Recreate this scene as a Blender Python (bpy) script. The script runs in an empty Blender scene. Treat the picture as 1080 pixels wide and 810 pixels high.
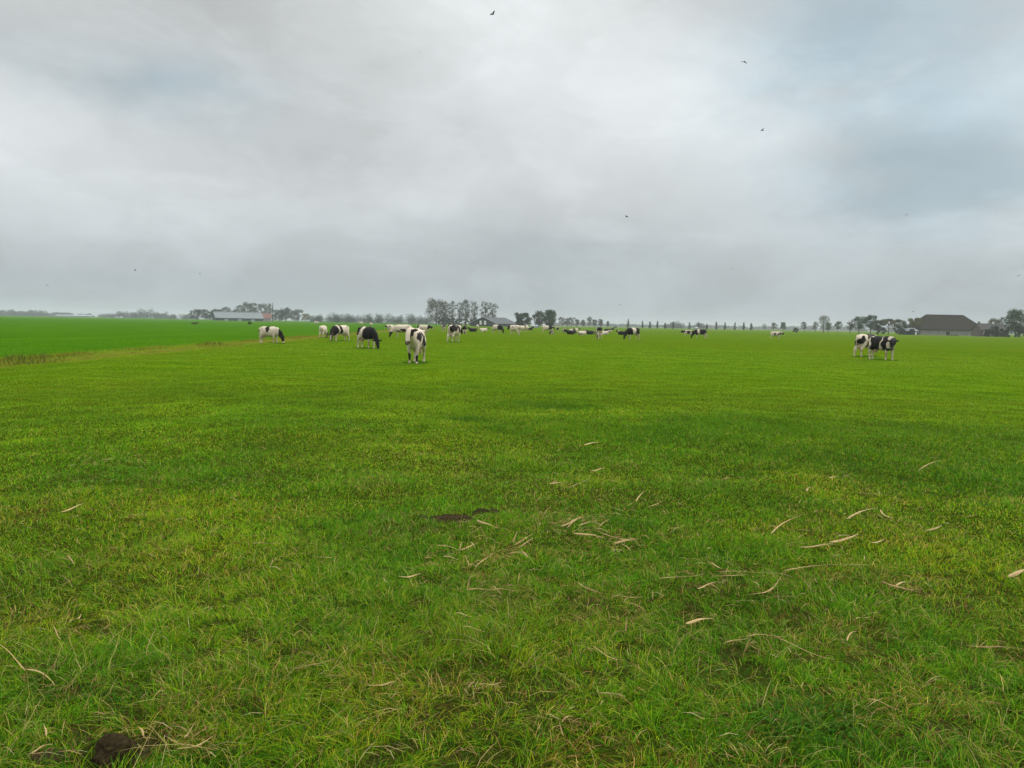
import bpy, math, random
import numpy as np
from mathutils import Matrix, Vector

R = math.radians
rng = np.random.default_rng(7)
random.seed(7)
scene = bpy.context.scene
COL = scene.collection

# ------------------------------------------------------------------ camera
CAM_H = 1.65
FPX = 810.0                                    # focal length in pixels of a 1080 wide frame
cam_d = bpy.data.cameras.new('camera')
cam_d.sensor_width = 36.0
cam_d.lens = 36.0 * FPX / 1080.0
cam_d.clip_start = 0.05
cam_d.clip_end = 20000
cam = bpy.data.objects.new('camera', cam_d)
CAM_R = Matrix.Rotation(R(90 - 4.45), 3, 'X') @ Matrix.Rotation(R(1.066), 3, 'Z')
cam.matrix_world = Matrix.Translation((0, 0, CAM_H)) @ CAM_R.to_4x4()
COL.objects.link(cam)
scene.camera = cam

# ------------------------------------------------------------------ world, sun, exposure
SUN_EL, SUN_AZ = 38.0, 62.0                    # azimuth clockwise from +Y
world = bpy.data.worlds.new('World')
scene.world = world
world.use_nodes = True
wt = world.node_tree
wt.nodes.clear()


class G:
    """tiny helper to write node maths"""
    def __init__(self, tree): self.t = tree
    def new(self, typ, **kw):
        n = self.t.nodes.new(typ)
        for k, v in kw.items(): setattr(n, k, v)
        return n
    def put(self, sock, v):
        if isinstance(v, bpy.types.NodeSocket): self.t.links.new(v, sock)
        else: sock.default_value = v
    def m(self, op, a, b=0.0, c=0.0, clamp=False):
        n = self.new('ShaderNodeMath', operation=op, use_clamp=clamp)
        for i, v in enumerate((a, b, c)): self.put(n.inputs[i], v)
        return n.outputs[0]
    def vm(self, op, a, b=(0, 0, 0)):
        n = self.new('ShaderNodeVectorMath', operation=op)
        self.put(n.inputs[0], a)
        if op == 'SCALE': self.put(n.inputs['Scale'], b)
        else: self.put(n.inputs[1], b)
        return n.outputs[0]
    def noise(self, vec, scale, detail=4, rough=0.5, dist=0.0, dims='3D'):
        n = self.new('ShaderNodeTexNoise', noise_dimensions=dims)
        self.put(n.inputs['Vector'], vec)
        n.inputs['Scale'].default_value = scale
        n.inputs['Detail'].default_value = detail
        n.inputs['Roughness'].default_value = rough
        n.inputs['Distortion'].default_value = dist
        return n.outputs['Fac']
    def ramp(self, fac, stops, interp='LINEAR'):
        n = self.new('ShaderNodeValToRGB')
        n.color_ramp.interpolation = interp
        el = n.color_ramp.elements
        while len(el) > 1: el.remove(el[0])
        el[0].position, el[0].color = stops[0][0], (*stops[0][1], 1)
        for p, c in stops[1:]:
            e = el.new(p); e.color = (*c, 1)
        self.put(n.inputs['Fac'], fac)
        return n.outputs['Color']
    def mix(self, fac, a, b, blend='MIX'):
        n = self.new('ShaderNodeMix', data_type='RGBA', blend_type=blend)
        self.put(n.inputs[0], fac)
        for s, v in ((n.inputs[6], a), (n.inputs[7], b)):
            if isinstance(v, tuple) and len(v) == 3: v = (*v, 1)
            self.put(s, v)
        return n.outputs[2]
    def mr(self, v, a, b, c=0.0, d=1.0, smooth=True):
        n = self.new('ShaderNodeMapRange')
        n.interpolation_type = 'SMOOTHSTEP' if smooth else 'LINEAR'
        self.put(n.inputs[0], v)
        for i, q in enumerate((a, b, c, d)): n.inputs[1 + i].default_value = q
        return n.outputs[0]


g = G(wt)
sky = g.new('ShaderNodeTexSky', sky_type='NISHITA', sun_disc=False)
sky.sun_elevation = R(SUN_EL)
sky.sun_rotation = R(SUN_AZ)
sky.air_density = 1.0
sky.dust_density = 2.0
tc = g.new('ShaderNodeTexCoord')
dirv = tc.outputs['Generated']
sep = g.new('ShaderNodeSeparateXYZ')
g.put(sep.inputs[0], dirv)
dx, dy, dz = sep.outputs
zpos = g.m('MAXIMUM', dz, 0.0)
inv = g.m('DIVIDE', 1.0, g.m('ADD', zpos, 0.24))
comb = g.new('ShaderNodeCombineXYZ')
g.put(comb.inputs[0], g.m('MULTIPLY', dx, inv))
g.put(comb.inputs[1], g.m('MULTIPLY', dy, inv))
plane = comb.outputs[0]                                             # a flat cloud deck seen from below
az = g.m('MULTIPLY', g.m('ARCTAN2', dx, dy), 180 / math.pi)
el = g.m('MULTIPLY', g.m('ARCSINE', dz), 180 / math.pi)
wob1 = g.m('SUBTRACT', g.noise(plane, 2.6, 5, 0.55), 0.5)
wob2 = g.m('SUBTRACT', g.noise(g.vm('ADD', plane, (7.3, 2.1, 4.0)), 3.0, 5, 0.55), 0.5)
azw = g.m('ADD', az, g.m('MULTIPLY', wob1, 9.0))
elw = g.m('ADD', el, g.m('MULTIPLY', wob2, 5.0))


def lobe(a0, e0, sa, se, amp):
    a = g.m('DIVIDE', g.m('SUBTRACT', azw, a0), sa)
    e = g.m('DIVIDE', g.m('SUBTRACT', elw, e0), se)
    q = g.m('ADD', g.m('MULTIPLY', a, a), g.m('MULTIPLY', e, e))
    return g.m('MULTIPLY', g.m('EXPONENT', g.m('MULTIPLY', q, -1.0)), amp)


def total(items):
    s = items[0]
    for i in items[1:]: s = g.m('ADD', s, i)
    return s


# brightness of the cloud deck: thin bright places and thick grey ones
bright = total([
    lobe(-33, 11.5, 6, 3.2, 0.28), lobe(-27, 8, 10, 2.6, 0.10), lobe(14, 14.2, 7, 4.2, 0.20), lobe(-1, 22, 8, 7, 0.20), lobe(5, 17, 10, 5, 0.08), lobe(-9, 9.0, 8, 1.8, 0.07),
    lobe(27.5, 9.8, 7, 3.6, -0.18), lobe(-20, 19.0, 11, 4.6, -0.17), lobe(-13, 11.5, 6, 2.8, -0.12), lobe(2, 5.2, 12, 1.8, -0.08), lobe(-27, 15, 7, 1.5, -0.07),
    lobe(31, 14.5, 8, 2.0, 0.10), lobe(29, 5.8, 10, 1.4, 0.08), lobe(-30, 3, 14, 2.5, -0.05), lobe(22, 19, 6, 5, -0.10), lobe(27, 2.5, 14, 2.0, -0.04), lobe(17, 6.5, 7, 1.4, 0.06), lobe(-27, 5.6, 8, 1.2, 0.06)])
deck = g.noise(g.vm('MULTIPLY', dirv, (1.0, 1.0, 1.7)), 4.2, 7, 0.56, 0.25)
edge = g.mr(g.noise(g.vm('MULTIPLY', dirv, (1.0, 1.0, 2.0)), 5.5, 7, 0.6, 0.5), 0.44, 0.58)
deck2 = g.noise(g.vm('MULTIPLY', dirv, (1.0, 1.0, 2.2)), 13.0, 5, 0.5, 0.4)
base = g.ramp(g.m('DIVIDE', g.m('MAXIMUM', el, 0.0), 90.0), [
    (0.0, (0.42, 0.468, 0.50)), (0.03, (0.47, 0.515, 0.54)), (0.08, (0.585, 0.625, 0.645)), (0.14, (0.645, 0.68, 0.695)),
    (0.25, (0.655, 0.685, 0.695)), (0.36, (0.80, 0.83, 0.84)), (0.50, (1.7, 1.72, 1.73)), (1.0, (2.5, 2.52, 2.53))])
fac = g.m('ADD', 1.0, g.m('ADD', bright, g.m('ADD', g.m('MULTIPLY', g.m('SUBTRACT', deck, 0.5), 0.42),
                                           g.m('ADD', g.m('MULTIPLY', g.m('SUBTRACT', deck2, 0.5), 0.10), g.m('MULTIPLY', g.m('SUBTRACT', edge, 0.5), 0.07)))))
cloud = g.vm('SCALE', base, g.m('MULTIPLY', fac, 10.0))
# thinner places where the blue above tints the cloud
gap = total([lobe(-26, 15.2, 7, 2.0, 0.8), lobe(23, 18.5, 8, 6.0, 0.8), lobe(28, 9.5, 9, 4, 0.85), lobe(32, 18, 9, 9, 0.6), lobe(18, 16.5, 3, 2, 0.3), lobe(4, 5, 10, 2, 0.2)])
gap = g.m('MULTIPLY', gap, g.mr(g.noise(g.vm('MULTIPLY', dirv, (1.0, 1.0, 1.8)), 7.0, 6, 0.55), 0.30, 0.62, 0.45, 1.0), clamp=True)
cloud = g.vm('MULTIPLY', cloud, g.mix(gap, (1.0, 1.0, 1.0), (0.78, 0.925, 1.0)))
tot = g.mix(g.m('MULTIPLY', gap, 0.10), cloud, sky.outputs[0])
bg = g.new('ShaderNodeBackground')
g.put(bg.inputs['Color'], tot)
bg.inputs['Strength'].default_value = 0.1
wo = g.new('ShaderNodeOutputWorld')
wt.links.new(bg.outputs[0], wo.inputs['Surface'])

sun_d = bpy.data.lights.new('sun', 'SUN')
sun_d.energy = 1.5
sun_d.angle = R(22)
sun_d.color = (1.0, 0.95, 0.86)
sun = bpy.data.objects.new('sun', sun_d)
_sd = Vector((math.sin(R(SUN_AZ)) * math.cos(R(SUN_EL)), math.cos(R(SUN_AZ)) * math.cos(R(SUN_EL)), math.sin(R(SUN_EL))))
sun.rotation_euler = _sd.to_track_quat('Z', 'Y').to_euler()
sun.location = (20, 10, 25)
COL.objects.link(sun)

scene.view_settings.view_transform = 'Standard'
scene.view_settings.look = 'None'
scene.view_settings.exposure = 0.0
scene.view_settings.gamma = 1.0
scene.view_settings.use_curve_mapping = False
scene.render.engine = 'CYCLES'
scene.cycles.use_denoising = True
scene.cycles.max_bounces = 6
scene.cycles.diffuse_bounces = 3
scene.cycles.transmission_bounces = 3
scene.cycles.transparent_max_bounces = 4
scene.cycles.volume_bounces = 1
scene.cycles.caustics_reflective = False
scene.cycles.caustics_refractive = False


# ------------------------------------------------------------------ where things stand
def ray(u, v):
    return CAM_R @ Vector(((u - 540) / FPX, (405 - v) / FPX, -1.0))


def ground_at(u, v):
    d = ray(u, v)
    t = -CAM_H / d.z
    return Vector((d.x * t, d.y * t, 0))


def hor(u): return 332 + 0.0186 * u


def at_dist(u, Y):
    d = ray(u, hor(u))
    return Vector((d.x / d.y * Y, Y, 0))


def height_at(u, v, Y):
    d = ray(u, v)
    return CAM_H + d.z / d.y * Y


# ------------------------------------------------------------------ value noise (numpy)
def _hash(ix, iy, iz, seed):
    M = np.uint64(0xffffffff)
    h = (ix.astype(np.int64).astype(np.uint64) * np.uint64(374761393) + iy.astype(np.int64).astype(np.uint64) * np.uint64(668265263)
         + iz.astype(np.int64).astype(np.uint64) * np.uint64(2147483647) + np.uint64(seed * 974634777 + 12345)) & M
    h = ((h ^ (h >> np.uint64(13))) * np.uint64(1274126177)) & M
    h = ((h ^ (h >> np.uint64(16))) * np.uint64(2246822519)) & M
    h = h ^ (h >> np.uint64(15))
    return (h & M).astype(np.float64) / 4294967295.0


def vn2(x, y, seed=0):
    x = np.asarray(x, float); y = np.asarray(y, float)
    ix, iy = np.floor(x), np.floor(y)
    fx, fy = x - ix, y - iy
    fx = fx * fx * (3 - 2 * fx); fy = fy * fy * (3 - 2 * fy)
    z = np.zeros_like(ix)
    a, b = _hash(ix, iy, z, seed), _hash(ix + 1, iy, z, seed)
    c, d = _hash(ix, iy + 1, z, seed), _hash(ix + 1, iy + 1, z, seed)
    return (a * (1 - fx) + b * fx) * (1 - fy) + (c * (1 - fx) + d * fx) * fy


def fbm2(x, y, seed=0, octv=4):
    s, a, t = 0, 1.0, 0
    for o in range(octv):
        s = s + a * vn2(np.asarray(x) * 2 ** o + 17.3 * o, np.asarray(y) * 2 ** o - 9.1 * o, seed + o); t += a; a *= 0.5
    return s / t


def vn3(p, seed=0):
    i = np.floor(p); f = p - i; f = f * f * (3 - 2 * f)
    r = 0
    for a in (0, 1):
        for b in (0, 1):
            for c in (0, 1):
                w = (f[:, 0] if a else 1 - f[:, 0]) * (f[:, 1] if b else 1 - f[:, 1]) * (f[:, 2] if c else 1 - f[:, 2])
                r = r + w * _hash(i[:, 0] + a, i[:, 1] + b, i[:, 2] + c, seed)
    return r


def sst(x, a, b):
    t = np.clip((x - a) / (b - a), 0, 1)
    return t * t * (3 - 2 * t)


# ------------------------------------------------------------------ mesh helpers
def tag(o, label=None, cat=None, group=None, kind=None):
    if label: o['label'] = label
    if cat: o['category'] = cat
    if group: o['group'] = group
    if kind: o['kind'] = kind
    return o


def mesh_np(name, V, tris=None, quads=None, smooth=True):
    me = bpy.data.meshes.new(name)
    V = np.ascontiguousarray(V, dtype=np.float32)
    me.vertices.add(len(V))
    me.vertices.foreach_set('co', V.ravel())
    nt = 0 if tris is None else len(tris)
    nq = 0 if quads is None else len(quads)
    li = []
    if nt: li.append(np.asarray(tris, np.int32).ravel())
    if nq: li.append(np.asarray(quads, np.int32).ravel())
    li = np.concatenate(li)
    me.loops.add(len(li))
    me.loops.foreach_set('vertex_index', li)
    me.polygons.add(nt + nq)
    st = np.concatenate([np.arange(nt) * 3, nt * 3 + np.arange(nq) * 4]).astype(np.int32)
    me.polygons.foreach_set('loop_start', st)
    me.polygons.foreach_set('use_smooth', np.full(nt + nq, smooth))
    me.update(calc_edges=True)
    return me


def set_col(me, cols, name='tint'):
    a = me.attributes.new(name, 'FLOAT_COLOR', 'POINT')
    c = np.ones((len(me.vertices), 4), np.float32)
    c[:, :3] = cols
    a.data.foreach_set('color', c.ravel())


def link(name, me, mat=None, parent=None):
    o = bpy.data.objects.new(name, me)
    if mat is not None:
        if len(me.materials) == 0: me.materials.append(mat)
    COL.objects.link(o)
    if parent is not None: o.parent = parent
    return o


def empty(name, loc, rz=0.0):
    o = bpy.data.objects.new(name, None)
    o.empty_display_size = 0.3
    o.location = loc
    o.rotation_euler = (0, 0, rz)
    COL.objects.link(o)
    return o


class MB:
    """collects closed shapes into one mesh"""
    def __init__(self): self.v, self.f, self.n = [], [], 0
    def add(self, verts, faces):
        self.v += [tuple(p) for p in verts]
        self.f += [tuple(i + self.n for i in q) for q in faces]
        self.n += len(verts)
    def box(self, x0, x1, y0, y1, z0, z1):
        self.add([(x0, y0, z0), (x1, y0, z0), (x1, y1, z0), (x0, y1, z0), (x0, y0, z1), (x1, y0, z1), (x1, y1, z1), (x0, y1, z1)],
                 [(3, 2, 1, 0), (4, 5, 6, 7), (0, 1, 5, 4), (1, 2, 6, 5), (2, 3, 7, 6), (3, 0, 4, 7)])
    def loft(self, pts, rad, n=10, lat=None):
        """rings along a path; rad = r or (lateral, vertical)"""
        P = [Vector(p) for p in pts]
        rings, m = [], len(P)
        rows = []
        for i, p in enumerate(P):
            t = (P[min(i + 1, m - 1)] - P[max(i - 1, 0)]).normalized()
            L = Vector(lat) if lat else (Vector((0, 1, 0)) if abs(t.y) < 0.85 else Vector((1, 0, 0)))
            L = (L - t * L.dot(t)).normalized()
            U = t.cross(L)
            r = rad[i]
            a, b = (r, r) if not isinstance(r, tuple) else r
            rows.append((p, t, L, U, a, b))
        out = []
        p, t, L, U, a, b = rows[0]
        out.append((p - t * min(a, b) * 0.55, t, L, U, a * 0.6, b * 0.6))
        out += rows
        p, t, L, U, a, b = rows[-1]
        out.append((p + t * min(a, b) * 0.55, t, L, U, a * 0.6, b * 0.6))
        vs, fs = [], []
        for (p, t, L, U, a, b) in out:
            for k in range(n):
                an = 2 * math.pi * k / n
                vs.append(p + L * (a * math.cos(an)) + U * (b * math.sin(an)))
        for i in range(len(out) - 1):
            for k in range(n):
                k2 = (k + 1) % n
                fs.append((i * n + k, i * n + k2, (i + 1) * n + k2, (i + 1) * n + k))
        fs.append(tuple(range(n - 1, -1, -1)))
        q = (len(out) - 1) * n
        fs.append(tuple(q + k for k in range(n)))
        self.add(vs, fs)
    def ball(self, c, r, n=12, m=8):
        r = r if isinstance(r, tuple) else (r, r, r)
        vs, fs = [(c[0], c[1], c[2] + r[2])], []
        for i in range(1, m):
            th = math.pi * i / m
            for k in range(n):
                a = 2 * math.pi * k / n
                vs.append((c[0] + r[0] * math.sin(th) * math.cos(a), c[1] + r[1] * math.sin(th) * math.sin(a), c[2] + r[2] * math.cos(th)))
        vs.append((c[0], c[1], c[2] - r[2]))
        for k in range(n): fs.append((0, 1 + k, 1 + (k + 1) % n))
        for i in range(m - 2):
            for k in range(n):
                fs.append((1 + i * n + k, 1 + (i + 1) * n + k, 1 + (i + 1) * n + (k + 1) % n, 1 + i * n + (k + 1) % n))
        q = 1 + (m - 2) * n
        for k in range(n): fs.append((q + k, len(vs) - 1, q + (k + 1) % n))
        self.add(vs, fs)
    def mesh(self, name, smooth=False):
        me = bpy.data.meshes.new(name)
        me.from_pydata(self.v, [], self.f)
        me.polygons.foreach_set('use_smooth', np.full(len(me.polygons), smooth))
        me.update()
        return me
    def build(self, name, mat, parent=None, smooth=False):
        return link(name, self.mesh(name, smooth), mat, parent)


# ------------------------------------------------------------------ materials
def mat_new(name):
    m = bpy.data.materials.new(name)
    m.use_nodes = True
    t = m.node_tree
    t.nodes.clear()
    gg = G(t)
    out = gg.new('ShaderNodeOutputMaterial')
    return m, gg, out


def mat_simple(name, col, rough=0.8, spec=0.3, var=0.15, scale=3.0, metal=0.0):
    m, q, out = mat_new(name)
    p = q.new('ShaderNodeBsdfPrincipled')
    tcn = q.new('ShaderNodeTexCoord')
    n = q.noise(tcn.outputs['Object'], scale, 5, 0.6)
    lo = tuple(c * (1 - var) for c in col); hi = tuple(min(1, c * (1 + var)) for c in col)
    q.put(p.inputs['Base Color'], q.ramp(n, [(0.3, lo), (0.7, hi)]))
    p.inputs['Roughness'].default_value = rough
    p.inputs['Specular IOR Level'].default_value = spec
    p.inputs['Metallic'].default_value = metal
    q.t.links.new(p.outputs[0], out.inputs['Surface'])
    return m


def mat_leafy(name, attr='tint', transl=0.3, rough=0.55, spec=0.25, tmul=1.0):
    m, q, out = mat_new(name)
    at = q.new('ShaderNodeAttribute', attribute_name=attr)
    p = q.new('ShaderNodeBsdfPrincipled')
    q.put(p.inputs['Base Color'], at.outputs['Color'])
    p.inputs['Roughness'].default_value = rough
    p.inputs['Specular IOR Level'].default_value = spec
    tr = q.new('ShaderNodeBsdfTranslucent')
    q.put(tr.inputs['Color'], q.vm('MULTIPLY', at.outputs['Color'], (1.25 * tmul, 1.2 * tmul, 0.7 * tmul)))
    mx = q.new('ShaderNodeMixShader')
    mx.inputs[0].default_value = transl
    q.t.links.new(p.outputs[0], mx.inputs[1])
    q.t.links.new(tr.outputs[0], mx.inputs[2])
    q.t.links.new(mx.outputs[0], out.inputs['Surface'])
    return m


M_GRASS = mat_leafy('grass_blades', transl=0.40, rough=0.6, spec=0.05)
M_LEAF = mat_leafy('tree_leaves', transl=0.25, rough=0.7, spec=0.15)
M_CLOVER = mat_leafy('clover_leaves', transl=0.35, rough=0.6, spec=0.05)
M_BARK = mat_simple('bark', (0.09, 0.075, 0.06), 0.9, 0.1, 0.4, 2.0)
M_SOIL = mat_simple('dark_soil', (0.035, 0.024, 0.015), 0.95, 0.1, 0.5, 25.0)

# ------------------------------------------------------------------ the ground
DA, DB = ground_at(0, 389), ground_at(262, 364)                     # the near edge of the ditch
ddir = (DB - DA).normalized()
dnor = Vector((-ddir.y, ddir.x, 0))                                  # points to the left field


def ditch_s(x, y):
    return (x - DA.x) * dnor.x + (y - DA.y) * dnor.y                # metres left of the ditch's near edge


def gz_of(x, y):
    d = np.hypot(x, y)
    z = (fbm2(x * 1.3, y * 1.3, 3, 2) - 0.5) * 0.07 * (1 - sst(d, 25, 60))
    z = z + (fbm2(x * 0.30, y * 0.30, 5, 3) - 0.5) * 0.10 * (1 - sst(d, 60, 160))
    z = z + (fbm2(x * 0.02, y * 0.02, 8, 3) - 0.5) * 0.30 * sst(d, 40, 160) * (1 - sst(d, 500, 900))
    s = ditch_s(x, y) + (fbm2(x * .25, y * .25, 21, 2) - .5) * 0.8
    far_fade = 1 - sst(np.asarray(y, float), 140, 200)
    z = z - (0.55 * sst(s, -0.2, 0.7) - 0.50 * sst(s, 1.2, 2.3)) * far_fade
    z = z + 0.07 * np.exp(-((s + 0.5) / 0.5) ** 2) * far_fade
    return z


def axis(fine0, fine1, step, segs, lim, neg=True):
    a = list(np.arange(fine0, fine1 + 1e-6, step))
    st, p = step, fine1
    while p < lim:
        st *= 1.13; p += st; a.append(p)
    st, p = step, fine0
    while neg and p > -lim:
        st *= 1.13; p -= st; a.insert(0, p)
    return np.array(a)


GX = axis(-24, 20, 0.22, None, 4200)
GY = axis(-4, 62, 0.22, None, 4200)
XX, YY = np.meshgrid(GX, GY)
ZZ = gz_of(XX, YY)
nx, ny = len(GX), len(GY)
idx = np.arange(nx * ny).reshape(ny, nx)
Q = np.stack([idx[:-1, :-1], idx[:-1, 1:], idx[1:, 1:], idx[1:, :-1]], -1).reshape(-1, 4)
ground_me = mesh_np('ground', np.stack([XX, YY, ZZ], -1).reshape(-1, 3), quads=Q)

# rank dung tufts plus painted cloud and cow shade, trodden soil and worn places: (u, v, rx, ry metres, amount)
LUSH_SHADE = [(600, 430, 0.9, 0.55, 1.0), (575, 425, 0.9, 0.6, 0.6), (492, 441, 0.5, 0.35, 0.8), (334, 415, 0.6, 0.5, 0.6), (850, 458, 5.0, 2.2, 0.50),  # widest ellipses, also on the next line, paint cloud shade as darker green
        (710, 455, 4.0, 1.6, 0.40), (980, 490, 3.0, 1.8, 0.55), (560, 412, 3.0, 1.0, 0.3), (920, 500, 1.2, 0.5, 0.5), (1010, 505, 1.0, 0.4, 0.6),
        (660, 555, 0.25, 0.2, 0.5), (845, 765, 0.30, 0.22, 0.5), (405, 385, 1.6, .7, .45), (900, 380, 1.8, .8, .4)]  # the ellipses left of the cows paint their shadow into the grass
BARE = [(478, 550, 0.22, 0.10, 1.0), (455, 551, 0.18, 0.07, 0.9), (512, 545, 0.16, 0.06, 0.8), (118, 800, 0.15, 0.12, 1.0), (50, 806, 0.12, 0.08, 1.0),
        (600, 556, 0.14, 0.07, .8), (660, 580, 0.16, .08, .8), (655, 708, .13, .08, .7), (860, 735, .10, .07, .8), (930, 548, .2, .08, .6),
        (540, 760, .10, .10, .5), (995, 775, .12, .08, .7), (760, 700, .10, .07, .5), (70, 735, .15, .08, .5), (300, 640, .10, .06, .4),
        (690, 790, .15, .08, .6), (870, 585, .2, .08, .5), (955, 628, .2, .07, .5), (770, 612, .22, .08, .5), (1000, 640, .2, .1, .5), (440, 770, .12, .08, .5),
        (150, 740, .16, .10, .5), (590, 745, .2, .10, .45), (1040, 730, .2, .12, .5)]


def spots(x, y, tab):
    r = np.zeros_like(x)
    w = (fbm2(x * 5, y * 5, 40, 3) - 0.5)
    for (u, v, a, b, k) in tab:
        p = ground_at(u, v)
        q = ((x - p.x) / a) ** 2 + ((y - p.y) / b) ** 2
        r = np.maximum(r, k * (1 - sst(np.sqrt(q) + w * 1.2, 0.55, 1.25)))
    return r


def set_float(me, name, vals):
    a = me.attributes.new(name, 'FLOAT', 'POINT')
    a.data.foreach_set('value', np.ascontiguousarray(vals, np.float32).ravel())


gx, gy = XX.ravel(), YY.ravel()
gs = ditch_s(gx, gy)
far_f = 1 - sst(gy, 150, 230)
set_float(ground_me, 'lush_shade', spots(gx, gy, LUSH_SHADE))
set_float(ground_me, 'bare', spots(gx, gy, BARE))
set_float(ground_me, 'meadow', sst(gs, 3.6, 5.2))
set_float(ground_me, 'verge', np.exp(-((gs - 1.9) / 1.9) ** 2) * far_f)
set_float(ground_me, 'near', 1 - sst(np.hypot(gx, gy), 4, 30))

m, q, out = mat_new('pasture_ground')
geo = q.new('ShaderNodeNewGeometry')
pos = geo.outputs['Position']
def gat(n): return q.new('ShaderNodeAttribute', attribute_name=n).outputs['Fac']
n1 = q.noise(pos, 0.06, 5, 0.55)
n2 = q.noise(pos, 0.55, 5, 0.6)
n3 = q.noise(pos, 6.0, 4, 0.65)
n4 = q.noise(pos, 40.0, 3, 0.7)
c = q.ramp(n2, [(0.28, (0.048, 0.112, 0.001)), (0.5, (0.076, 0.146, 0.001)), (0.72, (0.108, 0.170, 0.002))])
c = q.mix(q.mr(n1, 0.42, 0.68, 0, 0.6), c, (0.115, 0.150, 0.006))
c = q.mix(q.mr(n3, 0.35, 0.75, 0, 0.55), c, (0.055, 0.120, 0.002))
c = q.mix(q.mr(n4, 0.5, 0.8, 0, 0.5), c, (0.14, 0.18, 0.006))
mead = q.ramp(q.noise(q.vm('MULTIPLY', pos, (1, 0.3, 1)), 0.25, 4, 0.55), [(0.3, (0.038, 0.122, 0.001)), (0.7, (0.058, 0.150, 0.001))])
c = q.mix(gat('meadow'), c, mead)
vg = q.ramp(q.noise(pos, 1.5, 5, 0.65), [(0.3, (0.075, 0.105, 0.008)), (0.5, (0.150, 0.155, 0.018)), (0.7, (0.105, 0.150, 0.006))])
c = q.mix(q.m('MULTIPLY', gat('verge'), 0.9), c, vg)
c = q.mix(q.m('MULTIPLY', gat('lush_shade'), 0.8), c, (0.022, 0.080, 0.003))
# thatch and soil between the blades close by
th = q.ramp(q.noise(pos, 45.0, 5, 0.7), [(0.3, (0.009, 0.009, 0.004)), (0.5, (0.026, 0.032, 0.005)), (0.72, (0.070, 0.050, 0.016))])
c = q.mix(q.m('MULTIPLY', gat('near'), 0.85), c, th)
c = q.mix(gat('bare'), c, (0.040, 0.027, 0.015))
p = q.new('ShaderNodeBsdfPrincipled')
q.put(p.inputs['Base Color'], c)
p.inputs['Roughness'].default_value = 0.95
p.inputs['Specular IOR Level'].default_value = 0.0
bmp = q.new('ShaderNodeBump')
bmp.inputs['Strength'].default_value = 0.8
bmp.inputs['Distance'].default_value = 0.05
q.put(bmp.inputs['Height'], q.m('ADD', q.noise(pos, 22.0, 4, 0.7), q.m('MULTIPLY', n3, 1.5)))
q.t.links.new(bmp.outputs[0], p.inputs['Normal'])
q.t.links.new(p.outputs[0], out.inputs['Surface'])
tag(link('ground', ground_me, m), kind='structure')


# ------------------------------------------------------------------ grass blades
def blade_mesh(name, x, y, z, h, w, lean, a_lean, a_w, col, seg):
    n = len(x)
    ts = {3: [0, .4, .75], 2: [0, .55], 1: [0]}[seg]
    lv = len(ts) * 2 + 1
    V = np.zeros((n, lv, 3))
    cx, sx, cw, sw = np.cos(a_lean), np.sin(a_lean), np.cos(a_w), np.sin(a_w)
    for i, t in enumerate(ts + [1.0]):
        off = lean * h * t ** 1.7
        up = h * t * (1 - 0.35 * np.minimum(lean, 1.6) * t)
        px, py, pz = x + cx * off, y + sx * off, z + up
        if i < len(ts):
            ww = w * (1 - 0.55 * t) * 0.5
            V[:, 2 * i] = np.stack([px - cw * ww, py - sw * ww, pz], -1)
            V[:, 2 * i + 1] = np.stack([px + cw * ww, py + sw * ww, pz], -1)
        else:
            V[:, lv - 1] = np.stack([px, py, pz], -1)
    T = []
    for i in range(len(ts) - 1):
        a = 2 * i
        T += [(a, a + 1, a + 3), (a, a + 3, a + 2)]
    a = 2 * (len(ts) - 1)
    T.append((a, a + 1, a + 2))
    T = (np.array(T)[None] + (np.arange(n) * lv)[:, None, None]).reshape(-1, 3)
    return V.reshape(-1, 3), T, np.repeat(col, lv, 0)


def pick(n, cols, probs):
    """probs (n,k) -> colours"""
    cs = np.cumsum(probs / probs.sum(1, keepdims=True), 1)
    k = (rng.random(n)[:, None] > cs).sum(1).clip(0, len(cols) - 1)
    return np.array(cols)[k]


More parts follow.
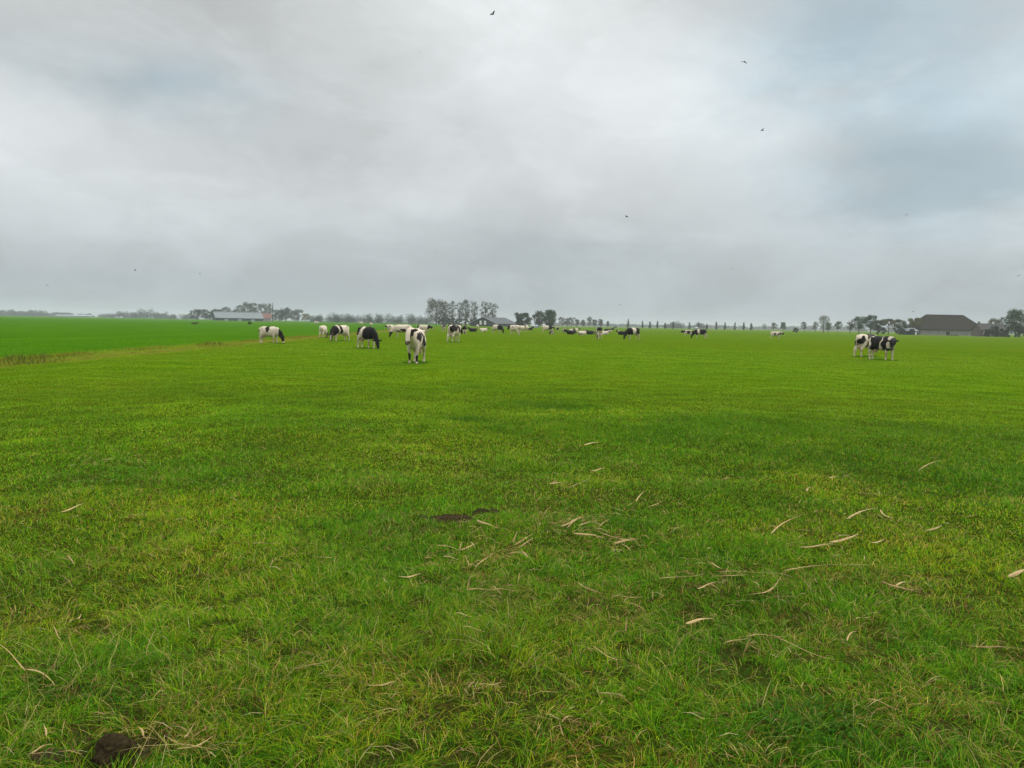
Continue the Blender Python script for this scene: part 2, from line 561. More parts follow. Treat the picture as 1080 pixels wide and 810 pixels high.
def grass():
    D0, D1, A = 1.7, 70.0, R(43)
    n = 980000
    # distance sampled so that the density falls off with distance
    dd = np.linspace(D0, D1, 4000)
    rho = np.where(dd < 4.5, 1.55, 1.55 * (4.5 / dd) ** 1.95) * dd * (1 - 0.9 * sst(dd, 45, 70))
    cdf = np.cumsum(rho); cdf /= cdf[-1]
    d = np.interp(rng.random(n), cdf, dd)
    a = rng.uniform(-A, A, n)
    x, y = d * np.sin(a), d * np.cos(a)
    # tufts: pull near blades towards clump centres
    wx = x + .35 * fbm2(x * 2.1, y * 2.1, 201, 3); wy = y + .35 * fbm2(x * 2.1, y * 2.1, 207, 3)
    wx, wy = wx * .83 + wy * .56, wy * .83 - wx * .56
    cell = .10
    ix, iy = np.floor(wx / cell), np.floor(wy / cell)
    jx = _hash(ix, iy, np.zeros(n), 91); jy = _hash(ix, iy, np.zeros(n), 92)
    tuft = _hash(ix, iy, np.zeros(n), 93)
    pull = .30 * (1 - sst(d, 5, 8)) * (tuft > .5)
    x = x + ((ix + .2 + .6 * jx) * cell - wx) * pull * .7; y = y + ((iy + .2 + .6 * jy) * cell - wy) * pull * .7
    s = ditch_s(x, y)
    bare = spots(x, y, BARE); lush_shade = spots(x, y, LUSH_SHADE)
    worn = fbm2(x * .9, y * .9, 31, 4)
    hole = .8 * sst(fbm2(x * 7.5, y * 7.5, 221, 3), .62, .74) * (1 - sst(d, 4, 6.5))
    keep = (rng.random(n) > bare * 0.97) & (rng.random(n) > hole * .40) & ~((s > 0.1) & (s < 2.0)) & (rng.random(n) > sst(worn, .56, .72) * .40 * (1 - sst(d, 5, 9)))
    def K(*arr): return [q_[keep] for q_ in arr]
    x, y, d, s, lush_shade, worn, tuft, jx, hole = K(x, y, d, s, lush_shade, worn, tuft, jx, hole)
    n = len(x)
    z = gz_of(x, y) - 0.006
    big = fbm2(x * .35, y * .35, 51, 3)
    hgt = 0.024 + 0.045 * rng.random(n) ** 1.6 + 0.026 * sst(fbm2(x * 1.6, y * 1.6, 61, 3), .45, .7) + 0.05 * lush_shade + 0.014 * tuft
    hgt *= 0.74 + 0.36 * (1 - sst(d, 3, 9))
    wisp = (rng.random(n) < .013) & (d < 5.5)
    hgt = np.where(wisp, hgt * 1.9, hgt)
    hgt = np.where(hole > .3, hgt * (1 - .5 * hole), hgt)
    w = 0.0034 * np.maximum(1, d / 4.5) ** 0.92 * rng.uniform(.65, 1.3, n)
    lean = rng.uniform(.2, 2.0, n)
    a_l = jx * 6.28 + rng.normal(0, 1.0, n)
    a_w = rng.uniform(0, math.pi, n)
    a_w = np.where(d > 10, rng.normal(0, .5, n), a_w)
    cols = [(0.036, 0.148, 0.007), (0.083, 0.255, 0.008), (0.160, 0.340, 0.009), (0.275, 0.355, 0.014), (0.48, 0.37, 0.12), (0.20, 0.115, 0.035)]
    mead = sst(s, 3.6, 5.2)
    verge = np.exp(-((s - 2.2) / 1.7) ** 2)
    yel = np.maximum(sst(fbm2(x * .5, y * .5, 71, 4), .42, .66) * (1 - .45 * sst(d, 9, 18)), .9 * verge)
    red = sst(fbm2(x * 2.2, y * 2.2, 81, 3), .50, .72) * (1 - sst(d, 6, 14))
    P = np.stack([0.22 + .7 * lush_shade + .30 * sst(.5 - worn, -.02, .2) + .15 * (1 - sst(d, 3, 7)), 0.45 + 0 * d, 0.42 * (1 - .6 * lush_shade) * (1 - .4 * mead), (0.12 + 0.5 * yel) * (1 - lush_shade) * (1 - .8 * mead),
                  (0.05 + .16 * red + .06 * yel) * (1 - mead) * (1 - .8 * lush_shade), (0.03 + .26 * red + .12 * sst(worn, .47, .65) * (1 - sst(d, 6, 10))) * (1 - mead) * (1 - lush_shade)], 1)
    col = pick(n, cols, P) * np.where(d < 12, rng.uniform(.45, 1.40, n), rng.uniform(.8, 1.2, n))[:, None]
    patch = fbm2(x * .9, y * .9, 151, 4)
    col *= np.stack([1 - .38 * lush_shade, 1 - .34 * lush_shade, 1 - .3 * lush_shade], 1)
    col *= 1 + np.stack([1.0 * (patch - .5), .5 * (patch - .5), 0 * patch], 1) * (1 - .6 * mead)[:, None]
    col *= (1.04 + .40 * (big - .5))[:, None] * (1.06 + .16 * sst(d, 5, 14))[:, None]
    kk = (.55 * sst(d, 7, 18))[:, None]
    past = np.array([(0.150, 0.265, 0.010)]) * (1 - .40 * lush_shade[:, None]) * (1 + .35 * (patch[:, None] - .5)) * 1.16
    col = col * (1 - kk) + (past * (1 - mead[:, None]) + np.array([(0.080, 0.250, 0.004)]) * mead[:, None]) * kk
    dead = np.array([(.10, .060, .022), (.19, .125, .045), (.030, .075, .008), (.055, .035, .014), (.06, .11, .010)])[rng.integers(0, 5, n)] * rng.uniform(.6, 1.2, (n, 1))
    col = np.where((rng.random(n) < hole * .85)[:, None], dead, col)
    wc = np.array([(0.42, 0.36, 0.13), (0.34, 0.38, 0.09), (0.48, 0.38, 0.16)])[rng.integers(0, 3, n)]
    col = np.where(wisp[:, None], wc, col)
    Vs, Ts, Cs, off = [], [], [], 0
    for lo, hi, seg in ((0, 6.5, 3), (6.5, 16, 2), (16, 999, 1)):
        b = (d >= lo) & (d < hi)
        V, T, C = blade_mesh('', x[b], y[b], z[b], hgt[b], w[b], lean[b], a_l[b], a_w[b], col[b], seg)
        Vs.append(V); Ts.append(T + off); Cs.append(C); off += len(V)
    me = mesh_np('grass', np.concatenate(Vs), tris=np.concatenate(Ts))
    set_col(me, np.concatenate(Cs))
    tag(link('grass', me, M_GRASS), 'short green pasture grass with yellow and straw blades covering the field', 'grass', kind='stuff')


grass()


def ditch_growth():
    n = 26000
    t = rng.random(n) ** 1.6 * 130 - 8
    s = rng.uniform(0.3, 3.4, n)
    x = DA.x + ddir.x * t + dnor.x * s; y = DA.y + ddir.y * t + dnor.y * s
    z = gz_of(x, y) - .01
    dens = fbm2(t * .22, s * .6, 101, 3)
    keep = rng.random(n) < sst(dens, .38, .68)
    x, y, z, t, s, dens = [a[keep] for a in (x, y, z, t, s, dens)]
    n = len(x)
    # a darker stand of green reeds nearest the camera, tussocks further on
    reed = np.exp(-((t - 6.3) / 2.2) ** 2) + np.exp(-((t - 27) / 1.2) ** 2) * .7 + np.exp(-((t - 33) / 2.5) ** 2)
    h = rng.uniform(.08, .24, n) * (.6 + 1.2 * sst(dens, .4, .7)) + reed * rng.uniform(0.0, .30, n)
    h *= np.where(s > 1.9, .62, 1) * (.45 + .55 * sst(t, 1.5, 4.5))
    w = rng.uniform(.012, .028, n)
    cols = [(0.34, 0.29, 0.06), (0.20, 0.15, 0.03), (0.19, 0.20, 0.02), (0.05, 0.085, 0.02), (0.16, 0.21, 0.012)]
    P = np.stack([.30 + 0 * x, .25 * (.3 + dens), .55 + 0 * x, .15 + 1.3 * reed, .30 * (s > 1.6) + .05], 1)
    col = pick(n, cols, P) * rng.uniform(.8, 1.2, (n, 1))
    V, T, C = blade_mesh('', x, y, z, h, w, rng.uniform(.1, .8, n), rng.uniform(0, 6.28, n), rng.normal(0, .6, n), col, 2)
    me = mesh_np('ditch_grass', V, tris=T)
    set_col(me, C)
    tag(link('ditch_grass', me, M_GRASS), 'tall brown and yellow rough grass with reeds lining the ditch', 'ditch grass', kind='stuff')


ditch_growth()


# ------------------------------------------------------------------ cows
def cow_base(pose, yaw=0.0, stride=0.0, voxel=0.028):
    b = MB()
    lie = pose == 'lie'
    dz = -0.55 if lie else 0.0
    fat = 1.16 if lie else 1.0
    tor = [(-.90, 1.19, .13, .12), (-.82, 1.14, .23, .20), (-.64, 1.10, .31, .27), (-.42, 1.06, .35, .285), (-.12, 1.00, .405, .34), (.18, .975, .425, .345),
           (.42, .99, .41, .30), (.62, 1.02, .37, .25), (.78, 1.04, .28, .19), (.86, 1.05, .18, .13)]
    b.loft([(x, 0, z + dz) for x, z, h, w in tor], [(w * fat, h) for x, z, h, w in tor], 18)
    b.loft([(-.80, 0, 1.33 + dz), (-.5, 0, 1.365 + dz), (0, 0, 1.36 + dz), (.5, 0, 1.385 + dz)], [.05, .07, .05, .06], 8)     # spine
    for sd in (-1, 1):
        b.ball((-.58, sd * .22, 1.31 + dz), (.09, .07, .06), 8, 6)                                                          # hook bones
    if pose == 'graze': poll, muz, mid = (1.28, 0, .52), (1.40, 0, .07), (1.05, 0, .86)
    elif pose == 'low': poll, muz, mid = (1.25, 0, 1.12), (1.50, 0, .74), (.98, 0, 1.15)
    elif pose == 'look': poll, muz, mid = (1.22, 0, 1.30), (1.46, 0, .84), (.98, 0, 1.24)
    elif pose == 'lie': poll, muz, mid = (1.16, 0, 1.00), (1.55, 0, .80), (.98, 0, .78)
    else: poll, muz, mid = (1.28, 0, 1.40), (1.60, 0, 1.04), (1.05, 0, 1.25)
    def turn(p, f):
        a = R(yaw) * f
        q_ = Vector((p[0] - .68, p[1], 0)); q_.rotate(Matrix.Rotation(a, 3, 'Z').to_quaternion())
        return Vector((q_.x + .68, q_.y, p[2]))
    P0 = Vector((.62, 0, 1.07 + dz)); P1 = turn(mid, .55); P2 = turn(poll, 1.0)
    b.loft([P0, P0.lerp(P1, .55), P1, P2], [(.22, .36), (.175, .31), (.14, .25), (.115, .16)], 14)
    M_ = turn(muz, 1.0)
    hd = (M_ - P2)
    Pb = P2 - hd * .16
    b.loft([Pb, P2.lerp(M_, .10), P2.lerp(M_, .32), P2.lerp(M_, .62), P2.lerp(M_, .88), M_], [(.10, .09), (.125, .125), (.125, .13), (.088, .10), (.080, .078), (.085, .072)], 12)
    lat = Vector((-math.sin(R(yaw)), math.cos(R(yaw)), 0))
    for sd in (-1, 1):                                                                                                       # ears
        e0 = P2 + lat * (.10 * sd) + Vector((0, 0, .03)) - hd * .02
        e1 = e0 + lat * (.25 * sd) + Vector((0, 0, -.01)) - hd * .10
        b.loft([e0, e0.lerp(e1, .45), e1], [(.040, .038), (.036, .075), (.030, .035)], 8, lat=(hd.normalized().cross(lat)).normalized())
    if lie:
        for sd in (-1, 1):
            b.loft([(.55, sd * .24, .34), (.86, sd * .24, .14), (.92, sd * .25, .08), (.62, sd * .26, .06)], [.13, .075, .06, .05], 10)
            b.loft([(-.5, sd * .30, .36), (-.12, sd * .44, .20), (-.05, sd * .46, .12), (-.46, sd * .50, .07), (-.70, sd * .48, .05)], [.22, .14, .10, .06, .05], 10)
        b.loft([(-.9, 0, .66), (-1.02, .06, .35), (-1.0, .2, .08), (-.85, .3, .05)], [.035, .028, .028, .04], 8)
    else:
        for k, sd in enumerate((-1, 1)):
            f = stride * (1 if sd > 0 else -1)
            b.loft([(.56, sd * .15, .92), (.58 + .15 * f, sd * .165, .66), (.57 + .38 * f, sd * .155, .40), (.56 + .55 * f, sd * .15, .16), (.565 + .58 * f, sd * .15, .10), (.60 + .62 * f, sd * .15, .03)],
                   [(.11, .17), (.085, .105), .058, .042, .05, .062], 10)
            f = -f
            b.loft([(-.62, sd * .17, 1.0), (-.56 + .08 * f, sd * .205, .76), (-.68 + .22 * f, sd * .20, .60), (-.82 + .35 * f, sd * .185, .46), (-.80 + .50 * f, sd * .18, .18), (-.79 + .53 * f, sd * .18, .11), (-.75 + .57 * f, sd * .18, .03)],
                   [(.14, .22), (.11, .19), (.075, .105), (.05, .065), .044, .052, .062], 10)
        b.ball((-.50, 0, .63), (.19, .15, .15), 12, 8)
        for tx in (-.58, -.43):
            for sd in (-1, 1): b.loft([(tx, sd * .08, .50), (tx, sd * .085, .40)], [.026, .020], 6)
        b.loft([(-.88, 0, 1.30), (-.98, 0, 1.20), (-1.0, 0, .95), (-.98, .02, .62), (-.97, .03, .50), (-.96, .03, .36)], [.045, .034, .026, .026, .05, .03], 8)
    me0 = b.mesh('cow_raw', True)
    o = bpy.data.objects.new('cow_raw', me0)
    COL.objects.link(o)
    rm = o.modifiers.new('r', 'REMESH'); rm.mode = 'VOXEL'; rm.voxel_size = voxel; rm.use_smooth_shade = True
    sm = o.modifiers.new('s', 'SMOOTH'); sm.factor = 0.5; sm.iterations = 3
    dg = bpy.context.evaluated_depsgraph_get(); dg.update()
    me = bpy.data.meshes.new_from_object(o.evaluated_get(dg))
    bpy.data.objects.remove(o); bpy.data.meshes.remove(me0)
    me.materials.clear()
    me['head'] = [*P2, *M_, *lat]
    return me


WHITE, BLACK, PINK = np.array((.62, .525, .425)), np.array((.012, .010, .010)), np.array((.54, .36, .29))


def coat(me, lie, spec):
    n = len(me.vertices)
    v = np.empty(n * 3, np.float32); me.vertices.foreach_get('co', v); v = v.reshape(-1, 3).astype(float)
    sd = spec.get('seed', 1)
    nz = (vn3(v * 3.2, sd) - .5) + .5 * (vn3(v * 7.5, sd + 5) - .5)
    zz = v[:, 2] + (.55 if lie else 0)
    blk = np.zeros(n)
    for bd in spec.get('bands', []):
        x0, x1, zmin = bd[:3]; slant = bd[3] if len(bd) > 3 else 0.15
        xs = v[:, 0] - slant * (zz - 1.0)
        blk = np.maximum(blk, ((xs + nz * .22 > x0) & (xs + nz * .22 < x1) & (zz + nz * .25 > zmin)) * 1.0)
    for (bx, by, bz, br) in spec.get('blobs', []):
        q_ = np.sqrt((v[:, 0] - bx) ** 2 + ((v[:, 1] - by) * (0 if by == 0 else 1)) ** 2 + (zz - bz) ** 2)
        blk = np.maximum(blk, (q_ + nz * .22 < br) * 1.0)
    if 'level' in spec:
        m_ = vn3(v * np.array([1.6, 1.9, 1.6]) + sd * 3.7, sd + 9) + .35 * (vn3(v * 4.5, sd + 11) - .5)
        blk = np.maximum(blk, ((m_ < spec['level']) & (zz > .55 + .3 * nz)) * 1.0)
    legs = (zz < .56 + .35 * nz) & (np.abs(v[:, 1]) > .05) if not lie else np.zeros(n, bool)
    if not spec.get('black_legs') and not spec.get('spots'): blk[legs] = 0
    hd = np.array(me['head'][:]); P2, M_, lat = hd[:3], hd[3:6], hd[6:]
    ax = M_ - P2; L = np.linalg.norm(ax); ax /= L
    r = v - P2; t = r @ ax; l = r @ lat
    fr = r - t[:, None] * ax - l[:, None] * lat
    up = np.cross(ax, lat); up = up if up[2] > 0 or abs(up[2]) < .3 else -up
    if up @ np.array((1, 0, .6)) < 0: up = -up
    fu = fr @ up
    head = (np.linalg.norm(fr, axis=1) < .19) & (t > -.14) & (t < L + .2) & (v[:, 0] > .80)
    hk = spec.get('head', 'blaze')
    hb = np.ones(n) if hk != 'white' else np.zeros(n)
    if hk == 'blaze': hb = 1.0 * ~((np.abs(l + nz * .03) < spec.get('blaze', .055)) & (fu > .02) & (t > -.02))
    if hk == 'wide': hb = 1.0 * ((np.abs(l) > .095) & (t < .30) | (t > L * .80) & (np.abs(l) > .02))
    if hk == 'nose': hb = 1.0 * (t < L * .66)
    blk[head] = hb[head]
    earm = head & (np.abs(l) > .15) & (t < .14)
    blk[earm] = 0 if hk == 'white' else 1
    if spec.get('neck'): blk[(v[:, 0] + nz * .1 > spec['neck']) & ~head] = 1
    if spec.get('noneck'): blk[(v[:, 0] > spec['noneck']) & ~head] = 0
    c = WHITE * (1 - blk[:, None]) + BLACK * blk[:, None]
    # dirty hocks and belly, pink udder, muzzle, eyes, hooves
    c = np.where(((zz < .5) & (blk < .5) & (vn3(v * 9, 77) > .62))[:, None] & (not lie), c * np.array((.62, .52, .42)), c)
    ud = ((v[:, 0] + .5) / .25) ** 2 + (v[:, 1] / .2) ** 2 + ((zz - .56) / .19) ** 2
    if not lie: c = np.where(((ud < 1.0) & (zz < .64) & (np.abs(v[:, 1]) < .17))[:, None], PINK, c)
    mz = head & (t > L * .93)
    c = np.where(mz[:, None], np.array((.10, .075, .07)) if spec.get('seed', 1) % 2 else np.array((.36, .22, .18)), c)
    eye = head & (np.abs(t - .15) < .032) & (np.abs(np.abs(l) - .115) < .03) & (fu > -.02) & (fu < .07)
    c = np.where(eye[:, None], np.array((.01, .008, .006)), c)
    if not lie: c = np.where((zz < .065)[:, None], np.array((.07, .055, .045)), c)
    set_col(me, c, 'coat')


m, q, out = mat_new('cow_hide')
p = q.new('ShaderNodeBsdfPrincipled')
at = q.new('ShaderNodeAttribute', attribute_name='coat')
tcn = q.new('ShaderNodeTexCoord')
q.put(p.inputs['Base Color'], q.mix(q.mr(q.noise(tcn.outputs['Object'], 9, 5, .65), .5, .8, 0, .35), at.outputs['Color'],
                                    q.vm('MULTIPLY', at.outputs['Color'], (.72, .62, .5))))
p.inputs['Roughness'].default_value = 0.62
p.inputs['Specular IOR Level'].default_value = 0.12
q.t.links.new(p.outputs[0], out.inputs['Surface'])
M_COW = m

_cache = {}


def cow(u, v, px, pose, heading, label, spec, yaw=0, stride=0.0, scale=None):
    key = (pose, yaw, stride)
    if key not in _cache: _cache[key] = cow_base(pose, yaw, stride, 0.024 if px > 15 else 0.032)
    me = _cache[key].copy()
    me.name = 'cow'
    me.materials.append(M_COW)
    coat(me, pose == 'lie', spec)
    P = ground_at(u, v)
    if scale is None:
        std = 0.92 if pose == 'lie' else 1.42
        scale = min(1.10, max(0.84, px * P.y / FPX / std))
    o = bpy.data.objects.new('cow', me)
    o.location = (P.x, P.y, float(gz_of(np.array([P.x]), np.array([P.y]))[0]) - 0.045)
    o.rotation_euler = (0, 0, R(heading))
    o.scale = (scale,) * 3
    COL.objects.link(o)
    tag(o, label, 'cow', 'black and white dairy cows on the pasture')


S = dict
# --- the ones in front
cow(438.5, 382.5, 37.5, 'look', 267, 'white cow with black flank spots standing closest and facing the camera', S(seed=3, head='wide', blobs=[(.58, .26, 1.10, .22), (.16, .33, 1.22, .13), (.10, .34, .92, .17), (-.20, .33, 1.05, .16), (-.45, .3, 1.28, .10), (-.42, .3, .88, .15), (-.7, .25, 1.0, .12), (.62, -.15, .28, .12), (.60, .15, .24, .10), (.75, -.2, .98, .15)], spots=True), yaw=-6, stride=.12)
cow(284, 362.3, 18, 'graze', -18, 'mostly white cow with black neck grazing beside the ditch', S(seed=5, head='nose', neck=.98, blobs=[(-.02, 0, 1.36, .17), (.06, 0, 1.12, .10), (-.86, 0, 1.05, .14)]), stride=.1)
cow(341, 357, 13, 'graze', 88, 'white cow seen from behind left of the black shouldered grazer', S(seed=9, head='blaze', blobs=[(-.5, 0, .75, .10)]))
cow(359, 359.6, 17.3, 'graze', 236, 'grazing cow with black front, white shoulder stripe and white rump', S(seed=11, head='blaze', bands=[(.02, .36, .62), (.50, 1.6, .5)], noneck=9), yaw=22, stride=.1)
cow(386.5, 367.6, 23.5, 'graze', -48, 'large black cow with white saddle band grazing head down left of nearest cow', S(seed=13, head='black', bands=[(-.05, 1.5, .62, .3), (-1.1, -.42, .95)]), stride=.12)
cow(912.5, 376.4, 24.5, 'low', 34, 'black and white cow seen from behind, left of the right-hand pair', S(seed=15, head='blaze', bands=[(-.2, .9, .70), ], blobs=[(-.70, -.15, 1.0, .26), (-.55, .3, .9, .3), (-.85, .12, 1.2, .1)]), yaw=20, stride=.14)
cow(929.5, 379.4, 26, 'low', -72, 'big black cow with white belt walking right, front of the right-hand pair', S(seed=17, head='black', bands=[(-.62, .10, .58, .1), (.24, .62, .60, -.15)], neck=1.0), yaw=-42, stride=.16)
cow(479, 361.0, 18.8, 'low', 70, 'black patched cow walking away, right of the nearest cow', S(seed=19, head='black', blobs=[(-.78, -.18, 1.12, .22), (-.3, 0, 1.25, .3), (.4, 0, 1.1, .35)]), stride=.14)
cow(631.5, 357.6, 13.5, 'graze', 93, 'cow with black back and pink udder seen from behind among the lying cows', S(seed=21, head='blaze', bands=[(-1.1, -.3, 1.02), (.0, .6, .6)]), stride=.08)
cow(667.5, 358.2, 12.8, 'graze', 214, 'black cow with white middle grazing left beside the first poplars', S(seed=23, head='black', bands=[(.25, 1.6, .55), (-1.1, -.25, .70)]), stride=.1)
cow(738.5, 357.2, 10, 'graze', 186, 'black cow with white girth grazing in front of a spotted cow', S(seed=25, head='black', bands=[(.45, 1.6, .5), (-.95, .22, .66)]), stride=.12)
cow(725.5, 355.2, 7.5, 'low', 172, 'pale spotted cow standing behind the white girthed grazer', S(seed=26, head='nose', level=.40))
cow(818, 357.5, 7.6, 'low', -26, 'lone white cow with black flank patch walking on right part of pasture', S(seed=28, head='nose', blobs=[(-.12, 0, .95, .20), (.5, 0, .9, .18), (.85, 0, 1.1, .18)]), stride=.1, scale=.92)
# --- around the nearest cow
cow(412, 350.3, 8, 'low', 235, 'small distant white cow with black cheek left of the nearest cow', S(seed=31, head='nose', blobs=[(.5, .2, 1.1, .2)]))
cow(424.5, 356.0, 14, 'graze', 200, 'spotted cow grazing left just behind the nearest cow', S(seed=33, head='black', level=.34))
cow(430, 351.8, 9, 'stand', 100, 'white backed cow half hidden behind the nearest cow', S(seed=34, head='blaze', level=.25))
cow(446.5, 352.4, 10, 'low', -10, 'white cow with black neck facing right behind the nearest cow', S(seed=35, head='nose', bands=[(-1, -.62, .8), (.65, 1.05, .8)]))
cow(467.5, 349.8, 7.5, 'stand', 262, 'cow with white blaze between black ears looking at camera', S(seed=37, head='blaze', blaze=.07, bands=[(-1, .9, .9)]))
cow(483, 351.3, 8.5, 'low', 120, 'white cow standing behind the walking patched cow', S(seed=38, head='black', level=.22))
cow(490, 352.4, 9, 'graze', 96, 'black rumped cow seen from behind left of a lying black cow', S(seed=39, head='black', bands=[(-1.1, 1.2, .78)]))
cow(499, 349.9, 3.8, 'lie', 165, 'all black cow lying in front of the gabled barn', S(seed=40, head='black', bands=[(-1.2, 1.5, .3)]))
cow(503.6, 347.8, 5.5, 'stand', 270, 'far off cream cow above the lying black cow', S(seed=42, head='white'))
cow(509.6, 349.8, 3.6, 'lie', 20, 'lying cow with white flank and black head below the barn doors', S(seed=43, head='black', level=.15))
cow(524, 351.6, 9.5, 'graze', -38, 'cow with white shoulders and black front grazing right before the barn', S(seed=45, head='black', bands=[(.35, 1.6, .5), (-1, -.75, .7)]))
cow(543, 353.6, 11, 'low', 132, 'white bodied cow with black head walking left past the barn', S(seed=47, head='black', neck=.85, blobs=[(.1, 0, 1.1, .08)]), stride=.18)
cow(550.5, 350.2, 7, 'low', 240, 'white cow tight behind the white bodied walker', S(seed=48, head='blaze', level=.22))
cow(555, 349.4, 6.5, 'stand', 255, 'light cow facing camera left of the dark dome tree foot', S(seed=49, head='blaze', level=.30))
cow(558, 348.0, 4, 'lie', 10, 'brownish looking cow lying at end of the white cow cluster', S(seed=50, head='black', level=.45))
# --- the lying group
cow(577, 350.9, 8.6, 'low', 4, 'long pale cow with black shoulders facing right under dense round tree', S(seed=52, head='blaze', bands=[(.2, 1.05, .7)]))
cow(582, 352.4, 4, 'lie', 275, 'black cow lying with white chest before the long pale cow', S(seed=53, head='blaze', bands=[(-1.2, .8, .55)]))
cow(588, 350.0, 6.5, 'stand', 265, 'pale cow standing head on beside the lying white chested cow', S(seed=54, head='blaze', level=.3))
cow(595.6, 350.4, 5, 'lie', 262, 'lying cow with upright black head at left of resting row', S(seed=55, head='blaze', level=.45))
cow(602.5, 352.6, 4.6, 'lie', 178, 'black cow lying broadside in front of a spotted one', S(seed=56, head='black', bands=[(-1.2, 1.5, .3)]))
cow(605, 350.5, 5.2, 'lie', 8, 'black and white spotted cow lying behind the broadside black cow', S(seed=57, head='blaze', level=.48))
cow(613.5, 353.2, 4.2, 'lie', 30, 'cream white cow lying in the middle of resting row', S(seed=58, head='black', level=.12))
cow(623, 352.6, 4.4, 'lie', 170, 'black cow lying just left of the cow seen from behind', S(seed=59, head='black', level=.62))
cow(637.5, 352.6, 3.4, 'lie', 5, 'white cow lying just right of the cow seen from behind', S(seed=60, head='white', level=.08))
cow(641.5, 350.3, 5, 'lie', -4, 'black cow lying with raised head facing right', S(seed=61, head='blaze', level=.66))
cow(656.5, 353.0, 4.4, 'lie', 184, 'lying black and white cow behind the grazer near first poplar', S(seed=62, head='black', level=.50))
# --- far off
cow(333.5, 342.2, 3.2, 'low', 5, 'tiny white cow in the far left meadow beyond grazing pair', S(seed=64, head='white'))
cow(381, 342.6, 3.2, 'stand', 200, 'tiny far white cow above the large saddle banded grazer', S(seed=65, head='white'))
cow(391.5, 343.9, 3.6, 'stand', 260, 'far white cow right of the tiny one over the banded grazer', S(seed=66, head='white'))


def hoof_shade_grass():
    """longer grass round the hooves of the nearer cows, coloured dark as contact shade"""
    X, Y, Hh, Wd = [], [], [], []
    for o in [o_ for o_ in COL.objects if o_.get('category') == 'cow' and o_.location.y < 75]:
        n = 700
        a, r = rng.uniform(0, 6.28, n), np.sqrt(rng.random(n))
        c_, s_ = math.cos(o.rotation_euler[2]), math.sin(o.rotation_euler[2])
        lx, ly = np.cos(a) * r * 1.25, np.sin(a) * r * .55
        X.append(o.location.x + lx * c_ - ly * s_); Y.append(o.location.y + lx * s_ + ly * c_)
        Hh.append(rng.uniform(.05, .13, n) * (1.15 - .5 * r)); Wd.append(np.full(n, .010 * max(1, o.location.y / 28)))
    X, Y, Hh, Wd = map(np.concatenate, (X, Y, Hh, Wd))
    n = len(X)
    col = pick(n, [(.036, .13, .006), (.065, .19, .007), (.12, .24, .008)], np.tile([.4, .4, .2], (n, 1))) * rng.uniform(.8, 1.2, (n, 1))  # deep greens put the shade under the cows into the blade colour
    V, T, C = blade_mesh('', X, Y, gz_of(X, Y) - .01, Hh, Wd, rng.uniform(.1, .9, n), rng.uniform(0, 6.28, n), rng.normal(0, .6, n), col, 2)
    me = mesh_np('hoof_shade_grass', V, tris=T)
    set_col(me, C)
    tag(link('hoof_shade_grass', me, M_GRASS), 'longer grass round the hooves of the cows, coloured darker as painted contact shade', 'grass', kind='stuff')


hoof_shade_grass()


# ------------------------------------------------------------------ trees
def leaf_quads(C, size, col):
    n = len(C)
    a = rng.normal(size=(n, 3)); a /= np.linalg.norm(a, axis=1, keepdims=True)
    b = rng.normal(size=(n, 3)); b -= (b * a).sum(1, keepdims=True) * a; b /= np.linalg.norm(b, axis=1, keepdims=True)
    s = (size * rng.uniform(.6, 1.4, n))[:, None] * .5
    V = np.stack([C - a * s, C + b * s * .62, C + a * s, C - b * s * .62], 1).reshape(-1, 3)
    return V, np.arange(n * 4).reshape(-1, 4), np.repeat(col, 4, 0)


GREENS = {'green': [(.028, .060, .014), (.038, .075, .017), (.020, .044, .011)],
          'dark': [(.020, .036, .013), (.028, .048, .016), (.016, .028, .011)],
          'olive': [(.085, .088, .030), (.070, .075, .028), (.10, .095, .038)],
          'autumn': [(.15, .115, .03), (.11, .10, .03), (.13, .12, .035)],
          'grey': [(.060, .070, .032), (.050, .060, .028), (.075, .080, .042)]}


